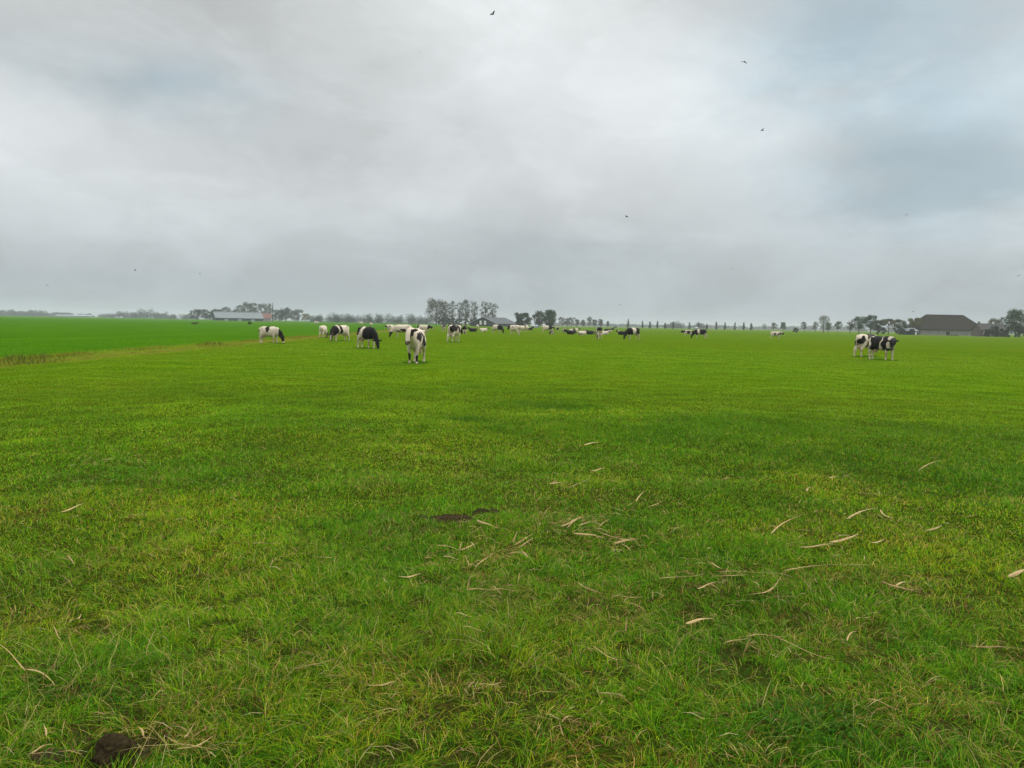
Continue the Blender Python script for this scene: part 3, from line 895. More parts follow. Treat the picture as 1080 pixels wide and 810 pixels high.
def tree(name, u, vtop, wpx, Y, shape, tone, label, cat='tree', group=None, n=900, ncl=16, clear=.22, seed=0, leaf=.55, bare=False, rootz=0.0):
    r_ = np.random.default_rng(seed + int(u * 7))
    P = at_dist(u, Y)
    H = max(0.7, height_at(u, vtop, Y))
    W = wpx / FPX * Y
    root = empty(name, (P.x, P.y, -0.1), r_.uniform(0, 6.28))
    # clusters
    cl = []
    z0 = H * clear
    for i in range(ncl):
        f = (i + .5) / ncl
        ang = i * 2.399 + r_.uniform(-.4, .4)
        if shape == 'poplar':
            zz = z0 + (H - z0) * f * .96
            prof = min(1, .45 + 3 * f) * (1 - f) ** .55 * 1.25
            rr = W * .5 * prof * r_.uniform(.1, .55); cr = W * .32 * prof + .15
        elif shape == 'umbrella':
            zz = H * (.50 + .46 * r_.random() ** .8)
            prof = math.sqrt(max(0.05, 1 - ((zz - H * .58) / (H * .44)) ** 2))
            rr = W * .44 * prof * math.sqrt(r_.random()); cr = min(W * .15, H * .13)
        else:
            zz = z0 + (H - z0) * (.10 + .83 * f)
            q_ = (zz - z0) / (H - z0)
            prof = math.sin(math.pi * (q_ * .82 + .12)) ** .55
            rr = W * .40 * prof * r_.uniform(.25, 1.0); cr = min(W * r_.uniform(.12, .19) + .2, H * .17)
        cl.append((rr * math.cos(ang), rr * math.sin(ang), min(zz, H - cr * r_.uniform(.72, .95)), cr))
    t = MB()
    tr = max(.12, H * .022)
    top = H * (.82 if shape != 'umbrella' else .7)
    bend = r_.uniform(-.03, .03, 2) * H
    def axisp(f): return Vector((bend[0] * f * f, bend[1] * f * f, top * f))
    t.loft([axisp(f) for f in (0, .25, .5, .75, 1)], [tr * 1.25, tr, tr * .8, tr * .5, tr * .2], 8)
    for (cx_, cy_, cz_, cr_) in cl[:12]:
        f = max(.12, min(.9, (cz_ - H * .16) / top * .8))
        a0 = axisp(f); a1 = Vector((cx_, cy_, cz_))
        t.loft([a0, a0.lerp(a1, .5) + Vector((0, 0, .03 * H)), a1], [tr * .42, tr * .28, tr * .1], 6)
    if bare:
        for (cx_, cy_, cz_, cr_) in cl:
            for k in range(6):
                dv = Vector(r_.normal(size=3)); dv.z = abs(dv.z); dv.normalize()
                a0 = Vector((cx_, cy_, cz_))
                t.loft([a0, a0 + dv * cr_ * .6, a0 + dv * cr_ * 1.3 + Vector((0, 0, .1))], [tr * .12, tr * .08, tr * .04], 4)
    t.build('trunk', M_BARK, root, True)
    per = max(8, int(n * 2.4) // ncl)
    Cs, cols = [], []
    pal = np.array(GREENS[tone])
    for (cx_, cy_, cz_, cr_) in cl:
        k = int(per * r_.uniform(.6, 1.4))
        d_ = r_.normal(size=(k, 3)); d_ /= np.linalg.norm(d_, axis=1, keepdims=True)
        d_ *= (cr_ * (r_.random(k) ** .45))[:, None] * np.array([1.15, 1.15, .85])
        pts = d_ + np.array([cx_, cy_, cz_])
        pts[:, 2] = np.clip(pts[:, 2], H * .05, None)
        Cs.append(pts)
        cols.append(pal[r_.integers(0, len(pal), k)] * r_.uniform(.8, 1.25) * r_.uniform(.85, 1.15, (k, 1)))
    V, Qd, C = leaf_quads(np.concatenate(Cs), leaf, np.concatenate(cols))
    me = mesh_np('crown', V, quads=Qd, smooth=False)
    set_col(me, C)
    link('crown', me, M_LEAF, root)
    tag(root, label, cat, group)
    return root


def wood(name, u0, u1, tops, Y, depth, tone, label, leaf=1.2, dens=1.0, vbase=None):
    """a far wood that reads as one mass: uneven crowns along a strip"""
    r_ = np.random.default_rng(int(u0 * 13 + Y))
    A, B = at_dist(u0, Y), at_dist(u1, Y)
    L = (B - A).length
    Cs, cols = [], []
    pal = np.array(GREENS[tone])
    k = max(6, int(L / (3.2 * Y / 1000) * dens)); leaf = leaf * Y / 1300
    us = np.array([p_[0] for p_ in tops]); vs = np.array([p_[1] for p_ in tops])
    for i in range(k):
        f = (i + r_.random()) / k
        u = u0 + (u1 - u0) * f
        H = height_at(u, float(np.interp(u, us, vs)), Y) * r_.uniform(.80, 1.18)
        P = A.lerp(B, f)
        yo = r_.uniform(0, depth)
        w = r_.uniform(3.5, 7.0) * Y / 1000
        tone_k = r_.uniform(.7, 1.3)
        m_ = 300
        d_ = r_.normal(size=(m_, 3)); d_ /= np.linalg.norm(d_, axis=1, keepdims=True)
        d_ *= (r_.random(m_) ** .4)[:, None]
        pts = np.stack([P.x + d_[:, 0] * w, P.y + yo + d_[:, 1] * w, H * .52 + d_[:, 2] * H * .50], 1)
        low = r_.random(m_) < .45
        pts[low, 2] = r_.uniform(0, .5 * H, low.sum()); pts[low, 0] += r_.normal(0, w * .5, low.sum())
        pts[:, 2] = np.clip(pts[:, 2], 0.1, None)
        Cs.append(pts); cols.append(pal[r_.integers(0, len(pal), m_)] * tone_k)
    V, Qd, C = leaf_quads(np.concatenate(Cs), leaf, np.concatenate(cols))
    me = mesh_np(name, V, quads=Qd, smooth=False)
    set_col(me, C)
    tag(link(name, me, M_LEAF), label, 'wood', kind='stuff')


# far woods
wood('woods', -90, 56, [(-90, 327), (-20, 326), (0, 326), (12, 328.5), (25, 327), (32, 325.5), (42, 329), (56, 329.5)], 1550, 60, 'dark', 'low hazy wood at far left end of the horizon', 1.6)
wood('woods', 56, 118, [(56, 330.5), (75, 330), (95, 330.5), (118, 331)], 1700, 30, 'dark', 'thin hazy tree line behind the long pale greenhouse', 1.4, .5)
wood('woods', 112, 172, [(112, 331), (122, 328), (138, 328.5), (144, 325), (149, 325), (154, 329), (165, 328), (168, 329), (172, 332)], 1350, 50, 'dark', 'hazy rounded wood between greenhouse and left farm', 1.6)
wood('woods', 172, 204, [(172, 333), (182, 331.5), (195, 332), (204, 331)], 1250, 40, 'dark', 'low hazy trees just left of the left farm', 1.4, .7)
wood('woods', 318, 452, [(318, 332), (330, 332), (339, 329), (350, 332), (360, 330.5), (372, 331.5), (378, 330), (384, 331), (388, 328.5), (394, 331), (402, 330), (412, 331.5), (425, 331), (440, 332.5), (452, 334)],
     820, 60, 'dark', 'long dark hazy wood behind the grazing cows left of tall trees', 1.3, 1.3)
wood('woods', 585, 720, [(585, 341), (610, 340), (640, 341.5), (662, 342), (700, 342.5), (720, 342)], 2100, 60, 'dark', 'faint blue tree line behind the first poplars', 1.8, .7)
wood('woods', 705, 722, [(705, 341), (711, 339), (716, 337.8), (722, 342)], 1300, 20, 'dark', 'hazy clump of trees between the poplars', 1.4, 1.2)
wood('woods', 735, 742, [(735, 340.5), (742, 340.5)], 1300, 10, 'dark', 'small square topped hazy clump right of a poplar', 1.4, 1.6)
wood('woods', 720, 905, [(720, 343.5), (760, 343), (800, 344.5), (840, 344), (870, 344), (905, 343.5)], 2100, 60, 'dark', 'faint blue tree line along the horizon right of centre', 1.8, .7)
wood('woods', 905, 1110, [(905, 343.5), (970, 344), (1030, 344), (1110, 343)], 1700, 60, 'dark', 'hazy tree line behind the right farm', 1.6, .8)

# left farm trees
YF = 800
for (u, vt, w, tone, lab, n_) in [
        (208, 325.5, 13, 'dark', 'dark round tree at left end of the left farm', 800), (219, 326, 14, 'dark', 'dark bushy tree second from left end of left farm', 800),
        (229, 325.5, 13, 'dark', 'dark round tree behind left end of the long grey barn', 800), (238.5, 323, 9, 'grey', 'grey green narrow tree rising behind the long grey barn', 500),
        (246, 327, 9, 'dark', 'low dark tree behind the middle of the long grey barn', 500),
        (252.5, 321, 10, 'grey', 'pale rounded tree left of tall trees behind the grey barn', 500),
        (261, 318, 12, 'grey', 'tall thin crowned tree, first of tall clump behind grey barn', 700), (268, 318.5, 10, 'grey', 'tall thin crowned tree in middle of clump behind grey barn', 600),
        (276, 319.5, 9, 'grey', 'tall thin crowned tree above the red roofed house', 600), (283.5, 319.5, 7, 'grey', 'thin tall tree at right end of clump above red roof', 400),
        (294, 326, 14, 'dark', 'dark tree beside the red roofed house', 800), (301.5, 324, 13, 'dark', 'dark tree with highest crown right of red roofed house', 800),
        (311, 325.5, 15, 'dark', 'dark tree at right end of the left farm', 800), (322.5, 330.5, 9, 'autumn', 'yellowing bush tree right of the left farm', 400)]:
    tree('broadleaf_tree', u, vt, w * 1.4, YF, 'round', tone, lab, group='trees around the left farm', n=n_, clear=.08 if tone == 'dark' else .18, leaf=.85)
tree('poplar_tree', 287.6, 318, 2.4, YF, 'poplar', 'dark', 'needle thin dark poplar right of the tall clump at left farm', n=160, ncl=8, clear=.1, leaf=.8)

# tall group in the middle
YM = 560
for (u, vt, w, lab, n_) in [(460, 314.2, 22, 'tall broad leafy tree, left end of the tall central row', 1900), (469, 317, 12, 'leafy tree merged into right side of the tall broad tree', 700),
                            (477, 316.5, 9, 'thin see-through tree second in the tall central row', 420), (484.5, 317.5, 8.5, 'thin tree left of the fullest tree in central row', 400),
                            (491.5, 315.3, 11, 'fuller tree in the middle of tall central row', 800), (500, 316.5, 9.5, 'thin tree above the left slope of gabled barn', 480),
                            (511.5, 317, 9.5, 'upright tree above the gabled barn apex', 560), (519.5, 318.3, 9.5, 'upright tree at right end of the tall central row', 560)]:
    tree('broadleaf_tree', u, vt, w * 1.3, YM, 'round', 'grey', lab, group='tall row of trees by the gabled barn', n=n_, ncl=20, clear=.13 if w < 13 else .08, leaf=.6)
for (u, vt, w, lab) in [(466, 334, 16, 'dark low shrubbery under the tall broad tree'), (487, 335.5, 22, 'dark low shrubbery under middle of the tall row'), (500, 336, 14, 'dark low shrubbery by left wall of gabled barn'), (476, 335, 14, 'dark low shrubbery right of the tall broad tree foot'), (515, 335.5, 14, 'dark low shrubbery behind the gabled barn roof')]:
    tree('bush', u, vt, w * 1.2, YM + 15, 'round', 'dark', lab, cat='bush', n=500, clear=.02, leaf=.8)
tree('broadleaf_tree', 550, 329.3, 25, 460, 'round', 'green', 'dark dome shaped tree right of the gabled barn', n=1800, ncl=22, clear=.06, leaf=.6)
tree('broadleaf_tree', 568, 326.8, 15, 470, 'round', 'grey', 'paler tree joined to left of the dense round tree', n=1000, ncl=16, clear=.08, leaf=.6)
tree('broadleaf_tree', 579, 325.8, 17, 455, 'round', 'green', 'dense round dark tree beside the paler tree', n=1800, ncl=20, clear=.05, leaf=.6)
for (u, vt, w, lab) in [(592.5, 334, 8, 'wispy tree right of the dense round tree'), (598, 335, 6, 'small wispy tree, second right of dense round tree'), (602.5, 334, 8, 'wispy fuller tree above the lying cows'),
                        (608.5, 336.5, 5, 'small pointed tree above cream lying cow'), (615, 337, 5, 'small thin tree left of ragged tree'), (621.5, 333.5, 8, 'ragged leaning tree above the lying cows'),
                        (627, 336.5, 6, 'soft low tree right of the ragged tree'), (633.5, 336, 6, 'pointed tree over the cow seen from behind'), (641, 338.5, 3.5, 'small tree right of cow seen from behind')]:
    tree('broadleaf_tree', u, vt, w * 1.1, 720, 'round', 'grey', lab, group='thin trees right of the dense round tree', n=230, ncl=10, clear=.2, leaf=.8)
tree('bush', 649, 344.2, 5.5, 600, 'round', 'dark', 'low dark bush left of the first poplar', cat='bush', n=220, ncl=8, clear=.02, leaf=.6)

# poplars in a row
for (u, vt) in [(662.4, 336), (677.5, 338), (685.5, 338.5), (693.3, 338), (701.5, 340), (710, 339), (727, 339.5), (736.3, 339), (745.5, 341), (755.3, 338.8), (764.5, 339.5), (775, 339.5), (784.3, 339.3), (792.2, 340.5)]:
    tree('poplar_tree', u, vt, 2.9 * random.uniform(.85, 1.25), 640, 'poplar', 'dark', 'slender dark poplar in the evenly spaced row on the horizon', group='poplar row along the far road', n=240, ncl=9, clear=.10, leaf=.55)

# right side
for (u, vt, w, Y, tone, shp, lab, n_, b_) in [
        (806, 341, 4, 700, 'grey', 'round', 'pale faint tree right of the poplar row', 90, True), (816, 340, 6.5, 600, 'grey', 'round', 'small pale tree left of a round dark one above lone cow', 260, False),
        (825.8, 339.3, 7, 560, 'green', 'round', 'small round dark tree above the lone white cow', 420, False),
        (848, 338.8, 6.5, 560, 'grey', 'round', 'thin small tree right of the low round bush', 260, False), (860, 338.8, 6.5, 560, 'grey', 'round', 'small tree just left of the large half bare tree', 260, False),
        (868.5, 332, 15, 480, 'grey', 'round', 'large half bare tree with airy branching crown', 330, True), (873.5, 339.5, 8, 485, 'green', 'round', 'small leafy tree under the half bare tree', 300, False),
        (884, 338.4, 7.5, 520, 'green', 'round', 'small round green tree right of the half bare tree', 420, False)]:
    tree('broadleaf_tree', u, vt, w * 1.15, Y, shp, tone, lab, group='field trees right of the poplars', n=n_, ncl=12, clear=.25, leaf=.5, bare=b_)
tree('bush', 839, 345.5, 7, 420, 'round', 'dark', 'low round dark bush alone on the field edge', cat='bush', n=400, ncl=9, clear=.02, leaf=.45)
for (u, vt, w, tone, shp, lab, n_) in [
        (896.5, 338.5, 7, 'grey', 'round', 'thin grey tree at left edge of the right grove', 150), (906, 333.3, 17, 'green', 'round', 'spreading tree with clear dark trunk in right grove', 800), (918, 331.6, 16, 'green', 'round', 'tallest tree of the right grove, above the pair of cows', 900),
        (926, 337, 12, 'green', 'round', 'lower leafy tree right of the tallest grove tree', 600), (937, 335.8, 21, 'olive', 'umbrella', 'flat topped tree above the pair of cows', 900), (949, 336.5, 14, 'green', 'umbrella', 'second flat topped tree toward the thatched barn', 600),
        (965, 334.5, 20, 'olive', 'umbrella', 'flat topped tree touching the left hip of thatched barn', 800)]:
    tree('broadleaf_tree', u, vt, w * 1.12, 400, shp, tone, lab, group='grove left of the thatched barn', n=n_, ncl=16, clear=.26, leaf=.5)
for (u, vt, w, lab) in [(930, 345, 16, 'dark shrubs below the flat topped tree'), (948, 343.5, 16, 'dark shrub left of the pale roofed shed'), (962, 346.5, 10, 'small dark shrub in front of the pale roofed shed')]:
    tree('bush', u, vt, w * 1.1, 395, 'round', 'dark', lab, cat='bush', n=500, ncl=10, clear=.02, leaf=.45)
tree('broadleaf_tree', 1049, 335, 15, 372, 'round', 'olive', 'brownish tree behind the brick farmhouse', n=700, ncl=14, clear=.2, leaf=.5)
tree('broadleaf_tree', 1071, 325.3, 26, 340, 'round', 'green', 'large full tree at the right edge beside the farmhouse', n=2200, ncl=26, clear=.12, leaf=.48)
tree('broadleaf_tree', 1094, 328, 24, 345, 'round', 'green', 'full tree just beyond the right edge tree', n=1200, ncl=18, clear=.12, leaf=.5)
for (u, vt, w, lab) in [(1041, 346.5, 8, 'low bush before the left end of the brick farmhouse'), (1050, 343, 11, 'bush standing up before the brick farmhouse roof'), (1060, 345.5, 14, 'dark bush under the large right edge tree'), (1076, 344, 16, 'dark bush at foot of the right edge tree')]:
    tree('bush', u, vt, w * 1.1, 334, 'round', 'dark', lab, cat='bush', n=420, ncl=9, clear=.02, leaf=.45)
tree('bush', 205.5, 339.4, 12, 215, 'round', 'autumn', 'brown reed clump alone in the left meadow', cat='bush', n=500, ncl=9, clear=.02, leaf=.22)
tree('bush', 263, 338.9, 7, 250, 'round', 'dark', 'small dark bush in the meadow before the grey barn', cat='bush', n=260, ncl=7, clear=.02, leaf=.22)

# ------------------------------------------------------------------ buildings
M_THATCH = mat_simple('thatch_roof', (0.024, 0.019, 0.014), .95, .1, .25, .6)
M_BRICK = mat_simple('weathered_brick', (0.27, 0.25, 0.22), .9, .2, .2, 1.0)
M_BRICKD = mat_simple('dark_brick', (0.11, 0.085, 0.07), .9, .2, .2, 1.0)
M_TILE = mat_simple('red_roof_tiles', (0.22, 0.095, 0.075), .8, .2, .2, 1.0)
M_SHEET = mat_simple('grey_roof_sheet', (0.155, 0.18, 0.185), .6, .3, .12, .3)
M_SHEETP = mat_simple('pale_roof_sheet', (0.33, 0.37, 0.40), .6, .3, .12, .3)
M_SLATE = mat_simple('slate_sheet', (0.07, 0.08, 0.085), .7, .2, .12, .3)
M_DARK = mat_simple('dark_boards', (0.030, 0.034, 0.036), .8, .2, .25, 1.0)
M_WHITE = mat_simple('white_paint', (0.72, 0.74, 0.74), .6, .3, .08, 1.0)
M_GLASS = mat_simple('window_glass', (0.03, 0.035, 0.04), .15, .5, .1, 1.0)
M_TILEG = mat_simple('grey_roof_tiles', (0.05, 0.05, 0.045), .8, .2, .2, 1.0)


def gable_roof(b, x0, x1, y0, y1, ze, zr, th=.25, over=.4, hip=0.0):
    """ridge along x; hip = metres the ridge stops short of each end"""
    ym = (y0 + y1) / 2
    X0, X1, Y0, Y1 = x0 - over, x1 + over, y0 - over, y1 + over
    vs = [(X0, Y0, ze), (X1, Y0, ze), (X1, Y1, ze), (X0, Y1, ze), (X0 + hip, ym, zr), (X1 - hip, ym, zr)]
    vs += [(x, y, z - th) for x, y, z in vs]
    fs = [(0, 1, 5, 4), (2, 3, 4, 5), (1, 2, 5), (3, 0, 4)] if hip else [(0, 1, 5, 4), (2, 3, 4, 5)]
    if hip:
        fs += [(7, 6, 10, 11), (9, 8, 11, 10), (8, 7, 11), (6, 9, 10), (0, 6, 7, 1), (1, 7, 8, 2), (2, 8, 9, 3), (3, 9, 6, 0)]
    else:
        fs += [(7, 6, 10, 11), (9, 8, 11, 10), (0, 6, 7, 1), (2, 8, 9, 3), (0, 4, 10, 6), (4, 3, 9, 10), (1, 7, 11, 5), (5, 11, 8, 2)]
    b.add(vs, fs)


def walls(b, x0, x1, y0, y1, ze, zr=None):
    """closed wall block; with zr the ends rise to gables (ridge along x)"""
    if zr is None: b.box(x0, x1, y0, y1, 0, ze); return
    ym = (y0 + y1) / 2
    vs = [(x0, y0, 0), (x1, y0, 0), (x1, y1, 0), (x0, y1, 0), (x0, y0, ze), (x1, y0, ze), (x1, y1, ze), (x0, y1, ze), (x0, ym, zr), (x1, ym, zr)]
    b.add(vs, [(3, 2, 1, 0), (0, 1, 5, 4), (2, 3, 7, 6), (1, 2, 6, 9, 5), (3, 0, 4, 8, 7), (4, 5, 9, 8), (6, 7, 8, 9)])


def panel(name, mat, root, x0, x1, y, z0, z1, d=.08):
    b = MB(); b.box(x0, x1, y - d, y + .02, z0, z1); return b.build(name, mat, root)


# thatched hip-roofed barn on the right
YB = 400
k = YB / FPX
PB = at_dist(1004.5, YB)
rt = empty('thatched_barn', (PB.x, PB.y, 0), R(-3))
zr, ze = height_at(1004, 332, YB), height_at(1003, 347.6, YB)
hw = 33.5 * k
b = MB(); walls(b, -hw + .4, hw - .4, 0, 18, ze - .15); b.build('wall', M_BRICK, rt)
b = MB(); gable_roof(b, -hw, hw, 0, 18, ze, zr, .35, .7, 15 * k); b.build('roof', M_THATCH, rt)
b = MB(); b.loft([(-hw + 15 * k - .4, 9, zr), (hw - 15 * k + .4, 9, zr)], [.22, .22], 8); b.build('ridge_cap', M_BRICKD, rt)
for xw in (-2.2, 10.6): panel('door', M_DARK, rt, xw - .9, xw + .9, 0, 0.02, 2.0)
for xw in (-11.4, -7.2, 4.3, 6.1, 7.4, 9.0, 13.2): panel('window', M_SHEET, rt, xw - .32, xw + .32, 0, .75, 1.6)
panel('door', M_DARK, rt, -1.0, 3.2, 0, .02, .55, .06)
tag(rt, 'long low barn under huge dark hipped thatched roof', 'barn')
PBs = at_dist(962, 398)
rt = empty('shed', (PBs.x, PBs.y, 0), R(6))
b = MB(); walls(b, -3.2, 3.2, 0, 6, 2.0, 3.5); b.build('wall', M_DARK, rt)
b = MB(); gable_roof(b, -3.2, 3.2, 0, 6, 2.05, 3.6, .12, .3); b.build('roof', M_SHEETP, rt)
panel('door', M_WHITE, rt, 1.6, 2.6, 0, .02, 1.6)
tag(rt, 'small shed with pale blue grey roof left of the thatched barn', 'shed')
# brick farmhouse
PH = at_dist(1049, 358)
rt = empty('brick_farmhouse', (PH.x, PH.y, 0), R(-4))
b = MB(); walls(b, -6, 6, 0, 8, 2.9, 6.0); b.build('wall', M_BRICKD, rt)
b = MB(); gable_roof(b, -6, 6, 0, 8, 3.0, 6.15, .2, .35); rf = b.build('roof', M_TILEG, rt)
for xc in (-5.2, 1.2):
    b = MB(); b.box(xc - .35, xc + .35, 3.7, 4.4, 5.6, 7.0); b.build('chimney', M_WHITE if xc > 0 else M_BRICKD, rf)
for xw in (-4.4, -2.2, 2.6, 4.6):
    w_ = panel('window', M_WHITE, rt, xw - .55, xw + .55, 0, .8, 2.3); panel('pane', M_GLASS, w_, xw - .42, xw + .42, -.06, .95, 2.15, .05)
panel('door', M_DARK, rt, -.2, .9, 0, .02, 2.1)
tag(rt, 'brick farmhouse with grey tiled roof right of the thatched barn', 'house')

# long grey barn on the left
YL = 720
k = YL / FPX
PL = at_dist(253, YL)
rt = empty('grey_barn', (PL.x, PL.y, 0), R(30))
hl = 24.0 * k
zl = height_at(253, 329.2, YL); el_ = height_at(254, 335.6, YL)
b = MB(); walls(b, -hl + .3, hl - .3, 0.3, 21.7, max(1.8, el_) - .1, zl - .2); b.build('wall', M_DARK, rt)
b = MB(); gable_roof(b, -hl, hl, 0, 22, max(1.8, el_), zl, .2, .5); b.build('roof', M_SHEET, rt)
b = MB(); b.box(-hl * .96, hl * .96, 10.6, 11.4, zl + .02, zl + .35); b.build('ridge_vent', M_SHEETP, rt)
for xw in (-12, 0, 12): panel('door', M_SHEETP, rt, xw - 1.6, xw + 1.6, .3, .02, 1.6)
tag(rt, 'long low cattle barn with pale grey sheet roof at left farm', 'barn')
PR = at_dist(281, 750)
rt = empty('red_roofed_house', (PR.x, PR.y, 0), R(12))
b = MB(); walls(b, -4.2, 4.2, 0, 9, 3.0, 7.6); b.build('wall', M_BRICK, rt)
b = MB(); gable_roof(b, -4.2, 4.2, 0, 9, 3.0, 7.8, .2, .35); rf = b.build('roof', M_TILE, rt)
b = MB(); b.box(2.6, 3.3, 4.1, 4.8, 7.0, 8.7); b.build('chimney', M_BRICKD, rf)
for xw in (-2.8, 0, 2.8):
    w_ = panel('window', M_WHITE, rt, xw - .5, xw + .5, 0, .9, 2.3); panel('pane', M_GLASS, w_, xw - .4, xw + .4, -.06, 1.0, 2.2, .05)
tag(rt, 'small house with red tiled roof at right end of grey barn', 'house')

# gabled barn in the middle: gable end towards the camera
YG = 500
k = YG / FPX
PG = at_dist(509.5, YG)
rt = empty('gabled_barn', (PG.x, PG.y, 0), R(90 + 26))
ap = height_at(509, 334.2, YG)
hwg = 9.5
eg = 1.9
# local: ridge along x (away from the camera), gable end at x = 0
b = MB(); walls(b, -34, -.3, -hwg, hwg, eg - .1, ap - .2); w0 = b.build('wall', M_DARK, rt)
rt.rotation_euler = (0, 0, R(-90 - 24))
b = MB(); gable_roof(b, -34, 0, -hwg - .2, hwg + .2, eg, ap, .2, .4); b.build('roof', M_SLATE, rt)
for s_ in (-1, 1):                                                   # pale verge boards of the gable
    b = MB()
    b.loft([(.45, s_ * (hwg + .6), eg - .10), (.45, 0, ap + .02)], [(.14, .14), (.14, .14)], 6); b.build('verge_board', M_SHEETP, rt)
for yo in (-1.9, 1.3):
    b = MB(); b.box(-.31, -.12, yo - .75, yo + .75, 1.0, 3.6); b.build('door', M_WHITE, rt)
tag(rt, 'low dark gabled barn with two white doors under the tall trees', 'barn')

# small far buildings
def shed_far(u, vt, Y, wpx, dp, mat, roofm, label, name='shed', cat='shed'):
    P = at_dist(u, Y)
    H = height_at(u, vt, Y)
    w = wpx / FPX * Y / 2
    r2 = empty(name, (P.x, P.y, 0), 0)
    b_ = MB(); walls(b_, -w, w, 0, dp, H * .6, H * .95); b_.build('wall', mat, r2)
    b_ = MB(); gable_roof(b_, -w, w, 0, dp, H * .62, H, .1, .2); b_.build('roof', roofm, r2)
    tag(r2, label, cat)


shed_far(77, 332.1, 1380, 38, 12, M_SHEET, M_SHEETP, 'long pale greenhouse far off at left', 'greenhouse', 'greenhouse')
shed_far(122, 333.7, 900, 2.0, 4, M_SHEETP, M_SHEETP, 'tiny white shed, left of two on left horizon')
shed_far(127, 333.7, 900, 2.2, 4, M_SHEETP, M_SHEETP, 'tiny white shed, right of two on left horizon')
shed_far(187.5, 333.9, 1000, 3, 6, M_SHEETP, M_SHEETP, 'small white shed left of the left farm')
shed_far(371.5, 335.6, 860, 3.4, 7, M_BRICK, M_TILEG, 'small buff house in front of the long wood', 'house', 'house')
shed_far(384.5, 337.2, 850, 2.6, 6, M_SHEET, M_TILEG, 'small grey shed before the long wood')
shed_far(393.5, 337.6, 850, 3.4, 6, M_SHEET, M_TILEG, 'low grey building right of grey shed before long wood', 'house', 'house')
shed_far(564.5, 343.0, 430, 6, 3, M_SHEETP, M_SHEETP, 'low pale trailer shed under the dense round tree')
shed_far(735, 344.8, 620, 3, 4, M_SHEETP, M_SHEETP, 'small pale shed behind the white girthed grazer')

# ------------------------------------------------------------------ dry reed leaves on the grass
m, q, out = mat_new('dry_reed')
p = q.new('ShaderNodeBsdfPrincipled')
tcn = q.new('ShaderNodeTexCoord')
oi = q.new('ShaderNodeObjectInfo')
q.put(p.inputs['Base Color'], q.mix(oi.outputs['Random'], q.ramp(q.noise(q.vm('MULTIPLY', tcn.outputs['Object'], (6, 90, 90)), 3, 4, .6), [(.3, (.38, .25, .09)), (.7, (.60, .44, .20))]),
                                    q.ramp(q.noise(tcn.outputs['Object'], 40, 4, .6), [(.3, (.22, .135, .045)), (.7, (.46, .32, .13))])))
p.inputs['Roughness'].default_value = .6
p.inputs['Specular IOR Level'].default_value = .3
q.t.links.new(p.outputs[0], out.inputs['Surface'])
M_REED = m


def reed(u0, v0, u1, v1, w, label, bend=.06, lift=.041, name='dry_reed_leaf'):
    A, B = ground_at(u0, v0), ground_at(u1, v1)
    rise = 0.0
    if abs(v1 - v0) > 1.1 * abs(u1 - u0):                            # a leaf propped up by the grass, not one lying far into the depth
        lo, hi = (A, B) if A.y < B.y else (B, A)
        up = abs(v1 - v0) / FPX * lo.y
        rise = up * .8
        A, B = lo, lo + (hi - lo) * (.03 / max(.03, (hi - lo).length)) + Vector(((hi.x / hi.y - lo.x / lo.y) * lo.y, 0, 0))
    mid = (A + B) / 2
    d = B - A
    L = max(.04, d.length)
    if L > .75: d *= .75 / L; L = .75
    X = d.normalized(); N = Vector((-X.y, X.x, 0))
    bnd = bend * L * random.choice((-1, 1))
    W = w / FPX * mid.length * .5 * .80
    pts, n = [], 9
    tilt = random.uniform(-.05, .05)
    for i in range(n):
        t = i / (n - 1) - .5
        q_ = mid + X * (L * t) + N * (bnd * (1 - 4 * t * t)) 
        z = float(gz_of(np.array([q_.x]), np.array([q_.y]))[0]) + lift + tilt * L * t + rise * (t + .5) + .006 * math.sin(t * 5 + u0)
        pts.append((q_ - mid) + Vector((0, 0, z)))
    vs, fs = [], []
    for i, p_ in enumerate(pts):
        t = i / (n - 1)
        hw_ = W * (min(1, t * 5 + .35)) * (1 - .8 * max(0, t - .45) / .55)
        tw = math.sin(t * 3 + u0) * .6
        S_ = N * math.cos(tw) + Vector((0, 0, 1)) * math.sin(tw)
        U_ = S_.cross(X) * -1
        vs += [p_ - S_ * hw_, p_ + U_ * (.0012 + hw_ * .25), p_ + S_ * hw_, p_ + U_ * (hw_ * .25 - .0012)]
    for i in range(n - 1):
        for k_ in range(4):
            fs.append((i * 4 + k_, i * 4 + (k_ + 1) % 4, (i + 1) * 4 + (k_ + 1) % 4, (i + 1) * 4 + k_))
    fs += [(3, 2, 1, 0), tuple((n - 1) * 4 + k_ for k_ in range(4))]
    me = bpy.data.meshes.new(name); me.from_pydata(vs, [], fs); me.update()
    o = link(name, me, M_REED)
    o.location = mid
    tag(o, label, 'dry leaf', 'dry reed leaves scattered on the grass')


